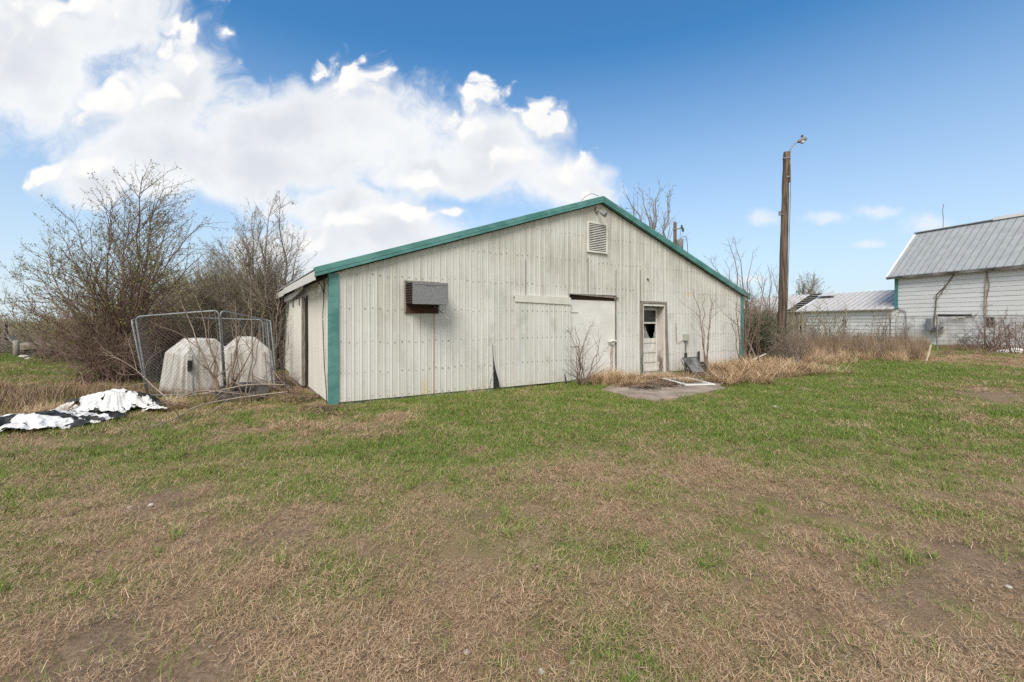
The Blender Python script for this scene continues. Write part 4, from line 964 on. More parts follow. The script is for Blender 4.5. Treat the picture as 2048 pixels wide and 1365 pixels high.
scatter('dry_grass', q, C_flop, .5, .8, 209, 'pale dry grass between the tarps and the kennel post', 'dry grass')
q = patch(12, [(100, 842), (140, 845), (150, 815), (110, 815)], r)
scatter('dry_grass', q, C_tall, .5, .75, 210, 'upright dry grass tuft behind the torn tarps', 'dry grass')
q = patch(320, [(1900, 712), (2060, 712), (2100, 690), (1890, 690)], r)
scatter('low_weeds', q, C_low, .6, 1.0, 211, 'low brown weeds along the foot of the barn wall', 'weeds')
# leaf litter by the side wall and on the pad
C_leaf = clumps('leaf_litter_clump', [M_deadleaf], lambda r: [(lambda n: (np.concatenate([np.stack([p, p + np.array((.04, .01, .006)) * s, p + np.array((.05, .035, .012)) * s, p + np.array((.0, .03, .004)) * s]) for p, s in zip(np.stack([r.normal(0, .12, n), r.normal(0, .12, n), r.uniform(.004, .035, n)], -1), r.uniform(.5, 1.3, n))]), np.arange(n * 4).reshape(-1, 4)))(40)], range(100, 104))
q = patch(150, [(560, 760), (600, 800), (668, 828), (640, 835), (560, 800)], r)
scatter('leaf_litter', q, C_leaf, .7, 1.2, 212, 'brown dead leaves drifted along the shed side wall', 'leaf litter')
q = np.vstack([front_pts(300, 1165, 1425, .45, 2.1, r)])
scatter('leaf_litter', q, C_leaf, .6, 1.1, 213, 'dark dead leaves and debris on the back of the concrete pad', 'leaf litter', z=np.full(len(q), .036))

# ------------------------------------------------------------------ dog kennel of leaning chain link panels
kp = lambda px, py, Z: at(px, py, Z)
A0, A1 = ground_at(298, 9.35), kp(271, 634, 9.2); B0_, B1_ = ground_at(450, 9.5), kp(437, 621, 9.3)
C0_, C1_ = ground_at(546, 10.3), kp(534, 641, 10.5)
def chain_panel(name_label, p00, p10, p11, p01, cat='kennel panel', step=.085):
    """p00,p10 feet; p11,p01 tops: pipe frame with rounded top corners and a diamond mesh"""
    base = (p00 + p10) / 2; root = thing('kennel_panel', name_label, cat, base, 0, 'chain link kennel panels')
    u = p11 - p01; w = np.linalg.norm(u); u = u / w; d0 = (p01 - p00); d1 = (p11 - p10); rr = .10
    c = []
    c += [p00, p00 + d0 * .5, p01 - d0 / np.linalg.norm(d0) * rr]
    for t in np.linspace(0, math.pi / 2, 5)[1:]: c.append(p01 - d0 / np.linalg.norm(d0) * rr * (1 - math.sin(t)) + u * rr * (1 - math.cos(t)))
    c += [p01 + u * w * .5]
    for t in np.linspace(0, math.pi / 2, 5)[:-1]: c.append(p11 - u * rr * (1 - math.sin(t)) - d1 / np.linalg.norm(d1) * rr * (1 - math.cos(t)))
    c += [p11 - d1 / np.linalg.norm(d1) * rr, p10 + d1 * .5, p10]
    mb = MB(); mb.tube([q - base for q in c], .0165, 10); mb.build('pipe_frame', M_pipe, root, smooth=True)
    mb = MB(); mb.tube([p00 + d0 * .05 - base, p10 + d1 * .05 - base], .013, 8); mb.build('bottom_rail', M_pipe, root, smooth=True)
    mesh = MB(); h = np.linalg.norm(d0); P = []
    def bil(s, t): return (p00 * (1 - s) + p10 * s) * (1 - t) + (p01 * (1 - s) + p11 * s) * t
    for sg in (1, -1):
        k = -h
        while k < w + h:
            pts = []
            s0, t0 = k / w, 0.0; s1, t1 = (k + sg * h * 1.0) / w, 1.0
            lo, hi = 0.0, 1.0
            ds = s1 - s0
            for bound in (0, 1):
                f = (bound - s0) / ds
                if (ds > 0) == (bound == 0): lo = max(lo, f)
                else: hi = min(hi, f)
            if hi - lo > .02:
                P.append([bil(s0 + ds * f, .05 + .94 * f) + np.array((0, .03, 0)) * math.sin(f * 5 + k) * .5 for f in np.linspace(lo, hi, 6)])
            k += step
    tubes(mesh, np.array(P) - base, np.full((len(P), 6), .0016), 3); mesh.build('chain_mesh', M_wire, root)
    return root
chain_panel('front chain link kennel panel leaning between two galvanised posts', A0, B0_, B1_, A1)
chain_panel('chain link kennel panel on the shed side, its top rail sloping down', B0_ + np.array((.012, .035, 0)), C0_, C1_, B1_ + np.array((.012, .035, -.005)))
chain_panel('chain link kennel panel running back beside the big tree, nearly edge on', A0 + np.array((-.09, .08, 0)), ground_at(322, 12.2), at(300, 632, 12.2), at(263, 641, 9.35), step=.15)
chain_panel('far chain link kennel panel running back along the shed side', C0_ + np.array((.06, .08, 0)), ground_at(540, 12.4), at(530, 640, 12.4), C1_ + np.array((.05, .06, -.02)), step=.15)
chain_panel('rear chain link kennel panel seen behind the hutches', ground_at(330, 12.3), ground_at(532, 12.5), at(525, 640, 12.5), at(310, 634, 12.3), step=.13)

# ------------------------------------------------------------------ calf hutches
def rrect(hx, hy, rad, n=5):
    out = []
    for cx, cy, a0 in ((1, 1, 0), (-1, 1, 90), (-1, -1, 180), (1, -1, 270)):
        for t in np.linspace(0, 90, n): a = R(a0 + t); out.append((cx * (hx - rad) + rad * math.cos(a), cy * (hy - rad) + rad * math.sin(a)))
    return out
def hutch(label, px, Z, rz, s, face):
    b = ground_at(px, Z); root = thing('calf_hutch', label, 'hutch', b, rz, 'white plastic calf hutches')
    mb = MB(); rings = []
    for z, hx, hy, rd in ((-.03, .66, .75, .05), (.03, .65, .74, .05), (.05, .61, .71, .05), (.90, .52, .63, .05), (.94, .51, .62, .05), (1.24, .20, .52, .04), (1.27, .17, .49, .04)):
        rings.append([(x * s, y * s, z * s) for x, y in rrect(hx, hy, rd)])
    n = len(rings[0]); V = [p for q in rings for p in q]
    F_ = [(i * n + j, i * n + (j + 1) % n, (i + 1) * n + (j + 1) % n, (i + 1) * n + j) for i in range(len(rings) - 1) for j in range(n)] + [tuple((len(rings) - 1) * n + j for j in range(n))]
    mb.add(V, F_); mb.build('shell', M_hutch, root, bevel=.012)
    for x in (-.42, .34):
        mb = MB(); mb.poly_prism([(x * s - .07, -.745 * s, .0), (x * s + .07, -.745 * s, .0), (x * s * .92 + .055, -.645 * s, .92 * s), (x * s * .92 - .055, -.645 * s, .92 * s)], (0, .08, 0)); mb.build('corner_rib', M_hutch, root, bevel=.015)
    mb = MB(); mb.poly_prism([(-.30 * s, -.56 * s, 1.03 * s), (.30 * s, -.56 * s, 1.03 * s), (.13 * s, -.42 * s, 1.22 * s), (-.13 * s, -.42 * s, 1.22 * s)], (0, .06, -.03)); mb.build('roof_rib', M_hutch, root, bevel=.015)
    if face:
        mb = MB(); mb.box((-.45 * s, -.735 * s, .56 * s), (-.36 * s, -.69 * s, .80 * s)); mb.build('vent_window', M_dark, root, bevel=.008)
    return root
hutch('dirty white calf hutch with a small dark window, on the tree side of the kennel', 398, 10.55, R(53), .98, True)
hutch('dirty white calf hutch with a stepped ridge, next to the shed side of the kennel', 492, 10.95, R(34), .97, False)

# ------------------------------------------------------------------ torn white and black sheeting
def tarp(label, cx, cy, rx, ry, h, rot, seed, z0=.02, blk=.62, side=0.):
    n = 120; g = np.linspace(-1, 1, n); Sx, Sy = np.meshgrid(g, g)
    x = Sx * rx; y = Sy * ry; c, s = math.cos(rot), math.sin(rot); X = cx + x * c - y * s; Y = cy + x * s + y * c
    rr = np.sqrt(Sx ** 2 + Sy ** 2); ang = np.arctan2(Sy, Sx)
    edge = .74 + .42 * (fbm(np.cos(ang) * 2 + 5, np.sin(ang) * 2 + 5, 1.6, 4, seed, .65) - .5) * 2 * .62
    rid = 1 - np.abs(2 * fbm(X + (fbm(X, Y, 3, 2, seed + 9) - .5) * .5, Y, 2.6, 3, seed + 1, .55) - 1) * 2.2
    rid2 = 1 - np.abs(2 * fbm(X * 1.4, Y * .8, 7.5, 2, seed + 2) - 1) * 2
    hum = sstep(1.0, .2, rr / edge) ** .8 * (.35 + .9 * fbm(X, Y, 1.3, 2, seed + 3))
    Z = gh(X, Y) + z0 + h * hum + .070 * np.clip(rid, -.5, 1) + .024 * rid2 + .008 * (1 - np.abs(2 * fbm(X, Y, 16, 2, seed + 12) - 1) * 2)
    V = np.stack([X, Y, Z], -1).reshape(-1, 3)
    i = np.arange((n - 1) ** 2); q = i // (n - 1) * n + i % (n - 1); Fc = np.stack([q, q + 1, q + n + 1, q + n], 1)
    ctr = lambda A: A.ravel()[q]
    hole = fbm(X, Y, 4.5, 3, seed + 5, .6)
    ok = (ctr(rr) < ctr(edge) + .10 * (ctr(hole) - .5)) & (ctr(hole) < .74)
    bn = fbm(X * .8 + Y * .3 + .06 * rid2, Y * 1.3 + .06 * rid, 2.9, 4, seed + 6, .6) + side * sstep(.05, .45, Sx - .3 * Sy)
    black = (ctr(bn) > blk) | (ctr(rr) > ctr(edge) * .93) & (ctr(fbm(X, Y, 3, 2, seed + 8)) > .58)
    base = np.array((cx, cy, float(gh(cx, cy)))); mb = MB()
    mb.arrays(V - base, Fc[ok & ~black], 0); mb.arrays(V - base, Fc[ok & black], 1)
    o = mb.build('plastic_sheet', [M_tarpw, M_tarpb], None, smooth=False); o.location = base
    # join the two patches of colour into one skin
    import bmesh
    bm = bmesh.new(); bm.from_mesh(o.data); bmesh.ops.remove_doubles(bm, verts=bm.verts, dist=1e-5); bm.to_mesh(o.data); bm.free()
    sd_ = o.modifiers.new('thick', 'SOLIDIFY'); sd_.thickness = .004
    return tag(o, label, 'tarp', 'crumpled sheets of silage plastic')
M_tarpw = simple('white_silage_plastic', (.40, .37, .32), (.62, .61, .585), 5, .55, 0, .2, lo=.25, hi=.5)
M_tarpb = simple('black_silage_plastic', (.006, .006, .006), (.024, .0235, .023), 4, .7, 0, .2)
def tp(px, py): g_ = gp(px, py); return g_[0], g_[1]
cx, cy = tp(62, 858); tarp('torn white plastic sheet with black holes lying flat at the left edge', cx - .1, cy + .12, 1.25, .95, .12, .30, 301, .03, .55)
cx, cy = tp(215, 828); tarp('heaped white plastic sheet with black folds, in the middle of the three', cx - .05, cy + .20, 1.02, .72, .31, .30, 305, .04, .575, .21)
cx, cy = tp(310, 826); tarp('small scrap of dirty white plastic sheet beside the branches', cx, cy, .26, .16, .05, .1, 309, .03, .8)
# black roll, tyre
b = ground_at(188, 8.55); root = thing('corrugated_pipe', 'black plastic pipe lying in the weeds behind the torn sheets', 'pipe', b)
mb = MB(); e0, e1 = np.array((-.42, -.12, .10)), np.array((.62, .30, .17)); L_ = np.linspace(0, 1, 60)
mb.tube([e0 + (e1 - e0) * t for t in L_], .085 + .008 * np.sign(np.sin(L_ * 90)), 14); mb.build('pipe_wall', M_black, root, smooth=True)
def tyre(label, px, Z, R0, r0, tilt, rz, mt):
    b = ground_at(px, Z); o_ = MB(); n, m = 40, 14; V = []
    for i in range(n):
        a = 2 * math.pi * i / n
        for j in range(m):
            t = 2 * math.pi * j / m; sx = abs(math.cos(t)) ** .7 * math.copysign(1, math.cos(t)); sz = abs(math.sin(t)) ** .7 * math.copysign(1, math.sin(t))
            q = R0 + r0 * sx + (.008 if i % 2 and abs(math.cos(t)) > .6 and math.cos(t) > 0 else 0)
            V.append((q * math.cos(a), q * math.sin(a), r0 * .8 * sz))
    o_.add(V, [(i * m + j, ((i + 1) % n) * m + j, ((i + 1) % n) * m + (j + 1) % m, i * m + (j + 1) % m) for i in range(n) for j in range(m)])
    o = o_.build('tyre', mt, None, smooth=True); o.location = b + np.array((0, 0, .13)); o.rotation_euler = (tilt, .05, rz); tag(o, label, 'tyre'); return o
tyre('weathered dark tyre lying among sticks in front of the hutches', 487, 9.15, .36, .13, R(12), .4, simple('weathered_rubber', (.03, .029, .027), (.075, .07, .065), 8, .9, 0, .3))

# branches and sticks
def stick(label, pts, r0, seed, m, side=5, group=None, cat='branch'):
    P = spline(pts, 6); base = np.array(P[0]); mb = MB(); rr_ = np.random.default_rng(seed)
    mb.tube([p - base for p in P], np.linspace(r0, r0 * .3, len(P)), 6)
    if side:
        Pn = np.array(P)[None]; L_ = np.array([np.linalg.norm(np.diff(P, axis=0), axis=1).sum()])
        A, La, _ = offshoot(rr_, Pn, L_, side / L_[0], .3, .35, (.4, .9), 6, .14, .02); tubes(mb, A - base, np.full((len(A), 1), r0 * .4) * np.linspace(1, .3, 6)[None], 4)
        B, Lb, _ = offshoot(rr_, A, La, 4, .2, .4, (.4, .9), 4, .14, .0); tubes(mb, B - base, np.full((len(B), 1), r0 * .25) * np.linspace(1, .4, 4)[None], 3)
    o = mb.build('branch', m, None, smooth=True); o.location = base; return tag(o, label, cat, group)
def gz3(px, py, up): g_ = gp(px, py); return (g_[0], g_[1], float(gh(g_[0], g_[1])) + up)
M_paleb = bark('weathered_branch_bark', (.22, .17, .125), (.36, .295, .23))
stick('long pale fallen branch reaching across the grass towards the plastic sheets', [gz3(575, 808, .22), gz3(480, 818, .22), gz3(400, 830, .15), gz3(345, 850, .09), gz3(304, 860, .05)], .018, 1, M_paleb, 10, 'fallen branches by the kennel')
stick('thick fallen branch leaning on the tyre', [gz3(570, 800, .30), gz3(500, 808, .36), gz3(430, 813, .28), gz3(320, 818, .16)], .020, 2, M_paleb, 9, 'fallen branches by the kennel')
stick('dark fallen limb lying under the kennel panel', [gz3(330, 815, .10), gz3(400, 808, .24), gz3(470, 808, .20), gz3(540, 806, .10)], .022, 3, M_barkgrey, 6, 'fallen branches by the kennel')
stick('grey branch slanting up to the left kennel post', [gz3(350, 818, .10), gz3(310, 805, .30), gz3(270, 792, .60), gz3(225, 785, .85)], .013, 4, M_paleb, 7, 'fallen branches by the kennel')
stick('branch slanting down from the kennel end post to the shed wall', [(-6.1, 10.9, .85), (-5.7, 10.5, .55), (-5.2, 10.1, .22), (-4.75, 9.7, .05)], .022, 5, M_barkgrey, 3, 'fallen branches by the kennel')
stick('brown limb lying on the leaf litter by the sliding door', [(-6.0, 10.4, .16), (-5.3, 9.9, .16), (-4.7, 9.35, .08), (-4.2, 9.2, .05)], .024, 6, M_barkred, 2, 'fallen branches by the kennel')
for i in range(9):
    a = rt.uniform(0, 1); p0 = np.array((-6.4 + rt.normal(0, .35), 11.3 + rt.normal(0, .4), .05 + .5 * rt.uniform(0, 1))); p1 = p0 + np.array((1.1 + .4 * rt.uniform(0, 1), -1.0 - .4 * rt.uniform(0, 1), 0)); p1[2] = .05 + .2 * rt.uniform(0, 1)
    stick('stick in the brushwood heap between the kennel end post and the shed wall', [p0, (p0 + p1) / 2 + (0, 0, .06), p1], .014, 10 + i, M_barkgrey if i % 3 else M_barktan, 2, 'sticks of the brushwood heap', 'stick')

# ------------------------------------------------------------------ on and around the pad
def screen_door():
    a, b_, c_ = gp(1371, 776), gp(1431, 774.5), gp(1322, 762); z = .045
    u = b_ - a; v = c_ - a; w, l = np.linalg.norm(u), np.linalg.norm(v); u /= w; v /= l
    base = np.array((*a, z)); root = thing('screen_door', 'white framed screen door lying flat on the concrete pad', 'screen door', base)
    def P(s, t, h): q = u * s + v * t; return (q[0], q[1], h)
    def slab(s0, s1, t0, t1, h0, h1, nm, m):
        mb = MB(); mb.poly_prism([P(s0, t0, h0), P(s1, t0, h0), P(s1, t1, h0), P(s0, t1, h0)], (0, 0, h1 - h0)); return mb.build(nm, m, root, bevel=.003)
    f = .085
    slab(0, f, 0, l, 0, .035, 'stile', M_board); slab(w - f, w, 0, l, 0, .035, 'stile', M_board)
    slab(f, w - f, 0, f, .001, .034, 'rail', M_board); slab(f, w - f, l - f, l, .001, .034, 'rail', M_board)
    slab(f, w - f, f, l - f, .010, .014, 'screen', simple('grey_screen_cloth', (.24, .23, .18), (.34, .33, .27), 9, .8))
screen_door()
def barrow():
    p = wallpt(1357, 741, .75); p[2] = .03; root = thing('wheelbarrow', 'dark steel wheelbarrow tray tipped up against the shed wall right of the entry door', 'wheelbarrow', p, SA)
    mb = MB(); o_ = [(-.30, 0, .0), (.26, 0, .0), (.34, .34, .42), (-.36, .34, .42)]
    n = 8; V = []
    for i in range(n + 1):
        t = i / n; dep = .16 * math.sin(math.pi * min(1, t * 1.1))
        for j in range(9):
            s = j / 8; x = (o_[0][0] * (1 - s) + o_[1][0] * s) * (1 - t) + (o_[3][0] * (1 - s) + o_[2][0] * s) * t
            q = dep * (1 - (2 * s - 1) ** 4); V.append((x, .34 * t + q * .8, .44 * t - q * .35 + .03))
    mb.add(V, [(i * 9 + j, i * 9 + j + 1, i * 9 + j + 10, i * 9 + j + 9) for i in range(n) for j in range(8)]); tr = mb.build('tray', simple('dull_tray_steel', (.10, .10, .095), (.22, .21, .20), 8, .6, .2, .1), root, smooth=True)
    sm = tr.modifiers.new('thick', 'SOLIDIFY'); sm.thickness = .006
    mb = MB(); mb.tube([(-.31, 0, .03), (.27, 0, .03), (.35, .34, .47), (-.37, .34, .47), (-.31, 0, .03)], .013, 8); mb.build('rim', M_black, root)
    for s in (-1, 1):
        mb = MB(); mb.tube([(s * .24, .50, .42), (s * .26, .30, .15), (s * .12, .10, .02)], .016, 8); mb.build('handle_bar', M_greywood, root)
    mb = MB(); V = []; m = 10
    for i in range(24):
        a = 2 * math.pi * i / 24
        for j in range(m): t = 2 * math.pi * j / m; q = .13 + .035 * math.cos(t); V.append((.42 + .035 * math.sin(t), .18 + q * math.cos(a), .17 + q * math.sin(a)))
    mb.add(V, [(i * m + j, ((i + 1) % 24) * m + j, ((i + 1) % 24) * m + (j + 1) % m, i * m + (j + 1) % m) for i in range(24) for j in range(m)]); w_ = mb.build('wheel', M_black, root, smooth=True)
    mb = MB(); mb.tube([(.39, .18, .17), (.45, .18, .17)], .075, 12); mb.build('hub', M_wire, w_)
barrow()
p = wallpt(1268, 735, .30); p[2] = .0
stick('dark green bent rod standing at the wall left of the entry door', [(p[0], p[1], 0), (p[0] + .02, p[1], .3), (p[0] - .03, p[1], .5), (p[0] + .05, p[1], .72)], .026, 33, simple('dark_green_plastic', (.03, .06, .045), (.06, .10, .075), 8, .6), 0, None, 'rod')
p = wallpt(1116, 772, .35)
stick('short charred stump stick in the grass left of the thorny bush', [(p[0], p[1], 0), (p[0] - .03, p[1], .16), (p[0] - .05, p[1], .30)], .035, 34, M_black, 0, None, 'stick')
def plank(label, p, q, w, t, m, cat='board', name='board'):
    base = np.array(p); mb = MB(); mb.beam((0, 0, 0), np.array(q) - base, w, t); o = mb.build(name, m, None, bevel=.004); o.location = base; return tag(o, label, cat)
plank('weathered grey board leaning on the teal right corner trim', (8.95, 16.0, .0), (8.55, 16.25, 1.05), .10, .04, M_greywood)
plank('pale broken lath sticking up from the lodged grass by the pole', at(1500, 722, 15.4), at(1532, 708, 15.2), .05, .03, M_whitewood)
plank('pale wooden stake standing tilted in the lawn before the barn', gz3(1851, 727, -.05), at(1862, 690, 17.4), .05, .035, M_tallstake if 'M_tallstake' in globals() else simple('pale_lath', (.42, .35, .24), (.58, .50, .36), 6, .8), 'stake', 'stake')
def rock(label, px, py, s, seed, m, cat='stone', name='stone', group=None, flat=.6):
    g_ = gp(px, py); r_ = np.random.default_rng(seed); import bmesh
    bm = bmesh.new(); bmesh.ops.create_icosphere(bm, subdivisions=3, radius=1)
    off = r_.uniform(0, 50)
    for v in bm.verts:
        n_ = fbm(np.array([v.co.x * 1.0 + off]), np.array([v.co.y + v.co.z * 1.7]), 1.3, 3, seed)[0]
        v.co = v.co * (.65 + .7 * n_); v.co.z *= flat; v.co *= s
    me_ = bpy.data.meshes.new(name); bm.to_mesh(me_); bm.free(); me_.materials.append(m)
    o = bpy.data.objects.new(name, me_); COL.objects.link(o); o.location = (g_[0], g_[1], float(gh(*g_)) + s * .2); o.rotation_euler = (0, 0, r_.uniform(0, 6)); return tag(o, label, cat, group)
M_litter = simple('white_litter', (.70, .69, .67), (.80, .79, .78), 5, .6)
rock('scrap of white litter on the green lawn right of the pad', 1551, 814, .045, 401, M_litter, 'litter', 'litter')
rock('small white rubble lump by the drive, left of its larger neighbour', 2005, 707, .26, 402, M_litter, 'rubble', 'rubble', 'white rubble by the drive')
rock('large white rubble lump by the drive below the leafless bush', 2028, 706, .36, 403, M_litter, 'rubble', 'rubble', 'white rubble by the drive')
for i, (px, py, s) in enumerate([(934, 1306, .015), (1145, 1323, .014), (1665, 1318, .013), (2018, 1167, .016), (1083, 1340, .016), (258, 1011, .018), (302, 1005, .02)]):
    rock(['pale pebble lying right of the foreground bare soil', 'round white pebble in the bottom middle foreground', 'tan pebble in the bottom right foreground', 'white stone at the right edge of the brown yard', 'small pale pebble near the bottom middle edge', 'pale stone in the dark dirt strip at left', 'greyish stone beside the dark dirt strip at left'][i], px, py, s, 410 + i, M_stone)

# ------------------------------------------------------------------ poles
def utility_pole():
    b = ground_at(1562, 17.6); Zp = 17.6; top = at(1573, 305, Zp) - b
    root = thing('lamp_pole', 'tall weathered wooden pole with a curved lamp arm, right of the shed', 'lamp pole', b)
    r_ = np.random.default_rng(5); mb = MB(); n = 26
    P = [np.array((0, 0, -.2)) * (1 - t) + top * t + np.array((r_.normal(0, .006), r_.normal(0, .006), 0)) for t in np.linspace(0, 1, n)]
    mb.tube(P, np.linspace(.172, .115, n), 18); mb.build('post', M_pole, root, smooth=True)
    arm = [top + np.array(q) for q in ((.10, -.05, -1.2), (.10, -.06, -.5), (.11, -.06, .02), (.18, -.07, .20), (.32, -.08, .34), (.38, -.08, .37))]
    mb = MB(); mb.tube(spline(arm), .024, 8); a = mb.build('lamp_arm', M_pipe, root, smooth=True)
    hd = top + np.array((.38, -.08, .37)); dr = np.array((.36, -.02, .16)); dr = dr / np.linalg.norm(dr)
    mb = MB(); L_ = [0, .04, .10, .22, .32, .38]; mb.tube([hd + dr * l for l in L_], [.03, .06, .075, .10, .085, .03], 14); h = mb.build('lamp_head', M_galv, root, smooth=True)
    mb = MB(); mb.tube([hd + dr * .20 + np.array((0, 0, -.06)), hd + dr * .22 + np.array((0, 0, -.13)), hd + dr * .23 + np.array((0, 0, -.16))], [.085, .07, .02], 14); mb.build('refractor', M_glass, h, smooth=True)
    mb = MB(); mb.tube([hd + dr * .20 + np.array((0, 0, .08)), hd + dr * .20 + np.array((0, 0, .18))], .04, 10); mb.build('photocell', M_black, h)
    for dz in (-.25, -1.0):
        mb = MB(); c = top + np.array((0, 0, dz)); mb.tube([c + np.array((0, 0, -.03)), c + np.array((0, 0, .03))], .135, 18); mb.build('strap', M_galv, root)
    mb = MB(); mb.tube(spline([top + np.array((.09, -.10, -.5)), top + np.array((.08, -.13, -1.5)), top * .62 + np.array((.10, -.16, 0)), top * .3 + np.array((.08, -.18, 0)), np.array((.05, -.19, .2))]), .012, 6); mb.build('ground_wire', M_wire, root)
    c = top * .70; mb = MB(); mb.tube([c + np.array((-.10, -.08, 0)), c + np.array((-.26, -.1, .06))], .022, 7); mb.tube([c + np.array((-.26, -.1, -.02)), c + np.array((-.26, -.1, .14))], .045, 10); mb.build('insulator', M_galv, root)
utility_pole()
def far_pole():
    Zp = 34; b = ground_at(1350, Zp); b[2] = 0; top = at(1350, 445, Zp) - b
    root = thing('utility_pole', 'distant wooden utility pole showing over the right roof slope of the shed', 'utility pole', b)
    mb = MB(); mb.tube([(0, 0, 0), top * .5, top], [.17, .15, .12], 14); mb.build('post', M_pole, root, smooth=True)
    mb = MB(); mb.beam(top + np.array((-.15, -.14, -.55)), top + np.array((.55, -.14, -.50)), .07, .09); mb.build('cross_arm', M_greywood, root)
    for x, z in ((.46, -.40), (.56, -.62)):
        mb = MB(); c = top + np.array((x, -.14, z)); mb.tube([c - (0, 0, .14), c, c + np.array((0, 0, .05)), c + np.array((0, 0, .14))], [.05, .09, .05, .08], 10); mb.build('insulator', M_black, root)
    mb = MB(); c = top + np.array((.30, -.2, -2.15)); mb.tube([c, c + np.array((0, 0, .05)), c + np.array((0, 0, .75)), c + np.array((0, 0, .82))], [.18, .24, .24, .15], 14); mb.build('transformer', M_galv, root, smooth=True)
    mb = MB(); mb.tube(spline([top + np.array((.3, -.2, -1.3)), top + np.array((.7, -.2, -1.1)), top + np.array((.85, -.2, -1.6)), top + np.array((.9, -.2, -2.4))]), .02, 6); mb.tube(spline([top + np.array((.46, -.14, -.4)), top + np.array((.35, -.2, -.8)), top + np.array((.3, -.2, -1.3))]), .015, 6); mb.build('jumper_wire', M_black, root)
far_pole()

# ------------------------------------------------------------------ white barn and the low sheds behind it
BA = math.atan2(-.9645, .264); BC = (28.9, 33.5, 0)
BARN = thing('white_barn', 'white barn with horizontal siding, steep grey metal roof and teal corner trim', 'barn', BC, BA)
BL = 12.0; BE = 5.05; BR = 8.5; BV = 2.72
def bp(px, py):
    k = (px - 1024) / F; u = (k * 33.5 - 28.9) / (.264 + .9645 * k); Z = 33.5 - .9645 * u; return u, CH + (HZ - py) * Z / F
def lap_wall(u0, u1, z0, z1, step, holes=()):
    mb = MB(); z = z0
    while z < z1 - .01:
        t = min(z + step, z1); segs = [(u0, u1)]
        for h0, h1, lo, hi in holes:
            if z < hi - .05 and t > lo + .05: segs = [q for a, b in segs for q in ((a, min(b, h0)), (max(a, h1), b)) if q[1] > q[0]]
        for a, b in segs:
            mb.add([(a, -.016, z), (b, -.016, z), (b, -.013, t - .028), (a, -.013, t - .028), (a, 0, z), (b, 0, z), (a, .05, t - .028), (b, .05, t - .028), (a, .05, t), (b, .05, t)], [(0, 1, 2, 3), (4, 5, 1, 0), (3, 2, 7, 6), (6, 7, 9, 8)])
        z = t
    return mb
WU0, WZ1 = bp(1969, 634); WU1, WZ0 = bp(1990, 655)
lap_wall(0, BL, 2.05, BE + .2, .30).build('siding', M_barnwall, BARN)
mb = MB(); mb.box((0, .0, -.3), (WU0, .2, 2.03)); mb.box((WU1, .0, -.3), (BL, .2, 2.03)); mb.box((WU0, .0, -.3), (WU1, .2, WZ0)); mb.box((WU0, 0, WZ1), (WU1, .2, 2.03)); mb.build('block_foundation', M_block, BARN)
mb = MB(); mb.poly_prism([(0, .02, 0), (0, BV * 2, 0), (0, BV * 2, BE), (0, BV, BR), (0, .02, BE)], (.05, 0, 0)); mb.build('gable_wall', M_barnwall, BARN)
mb = MB(); mb.box((.06, BV * 2, 0), (BL, BV * 2 + .05, BE)); mb.build('rear_wall', M_barnwall, BARN)
mb = MB(); mb.box((-.05, -.07, 2.6), (.16, .0, BE + .05)); mb.box((-.05, 0, 2.6), (-.02, .14, BE + .05)); mb.build('corner_trim', M_green, BARN)
def slope(u0, u1, ve, ze, vr, zr, pitch, rib, mat, name, parent, matidx=None, th=.04):
    mb = MB(); prof = []; k = u0
    while k < u1: prof += [(k, 0), (k + pitch * .88, 0), (k + pitch * .91, rib), (k + pitch * .97, rib)]; k += pitch
    prof = [q for q in prof if q[0] <= u1] + [(u1, 0)]; n = len(prof)
    nv = np.array((ve - vr, 0, 0)); d = np.array((vr - ve, zr - ze)); d /= np.linalg.norm(d); nn = np.array((-d[1], d[0]));  nn = nn if nn[1] > 0 else -nn
    a = [(u, ve + nn[0] * q, ze + nn[1] * q) for u, q in prof]; b = [(u, vr + nn[0] * q, zr + nn[1] * q) for u, q in prof]
    for i in range(n - 1):
        mb.add([a[i], a[i + 1], b[i + 1], b[i]], [(0, 1, 2, 3)], 1 if (matidx and prof[i][1] != prof[i + 1][1] or matidx and prof[i][1] > 0) else 0)
    mb.add([(u0, ve, ze - th), (u1, ve, ze - th), (u1, vr, zr - th), (u0, vr, zr - th), (u0, ve, ze - .001), (u1, ve, ze - .001), (u1, vr, zr - .001), (u0, vr, zr - .001)], [(0, 3, 2, 1), (0, 1, 5, 4), (1, 2, 6, 5), (3, 0, 4, 7)])
    return mb.build(name, mat, parent)
sl_ = (BR - BE) / (BV + .35)
M_barnroof = simple('barn_roof_steel', (.33, .34, .335), (.39, .40, .395), 2, .55, .1, .04)
slope(-.40, BL, -.35, BE, BV, BR, .42, .035, [M_barnroof, simple('roof_rib_steel', (.19, .20, .20), (.25, .26, .26), 3, .5, .2)], 'roof', BARN, True)
slope(-.40, BL, BV * 2 + .35, BE, BV, BR, .42, .035, M_barnroof, 'roof', BARN)
mb = MB(); mb.beam((-.45, BV, BR + .05), (4.3, BV, BR + .05), .30, .05); mb.build('ridge_cap', M_barnroof, BARN)
mb = MB(); mb.beam((4.25, BV, BR + .08), (BL, BV, BR + .08), .30, .20); mb.build('ridge_cap', M_barnwall, BARN)
mb = MB(); mb.beam((-.42, -.37, BE - .02), (-.42, BV, BR + .01), .05, .14, up=(1, 0, 0)); mb.build('rake_board', M_barnwall, BARN)
mb = MB(); mb.box((-.42, -.38, BE - .22), (BL, -.34, BE - .05)); mb.box((-.1, -.34, BE - .10), (BL, -.03, BE - .07)); mb.build('eave_board', simple('dark_weathered_eave', (.05, .04, .035), (.22, .20, .18), 2, .9, 0, .2, (.6, 1, 1)), BARN)
def onwall(px, py, off=.05): u, z = bp(px, py); return (u, -off, z)
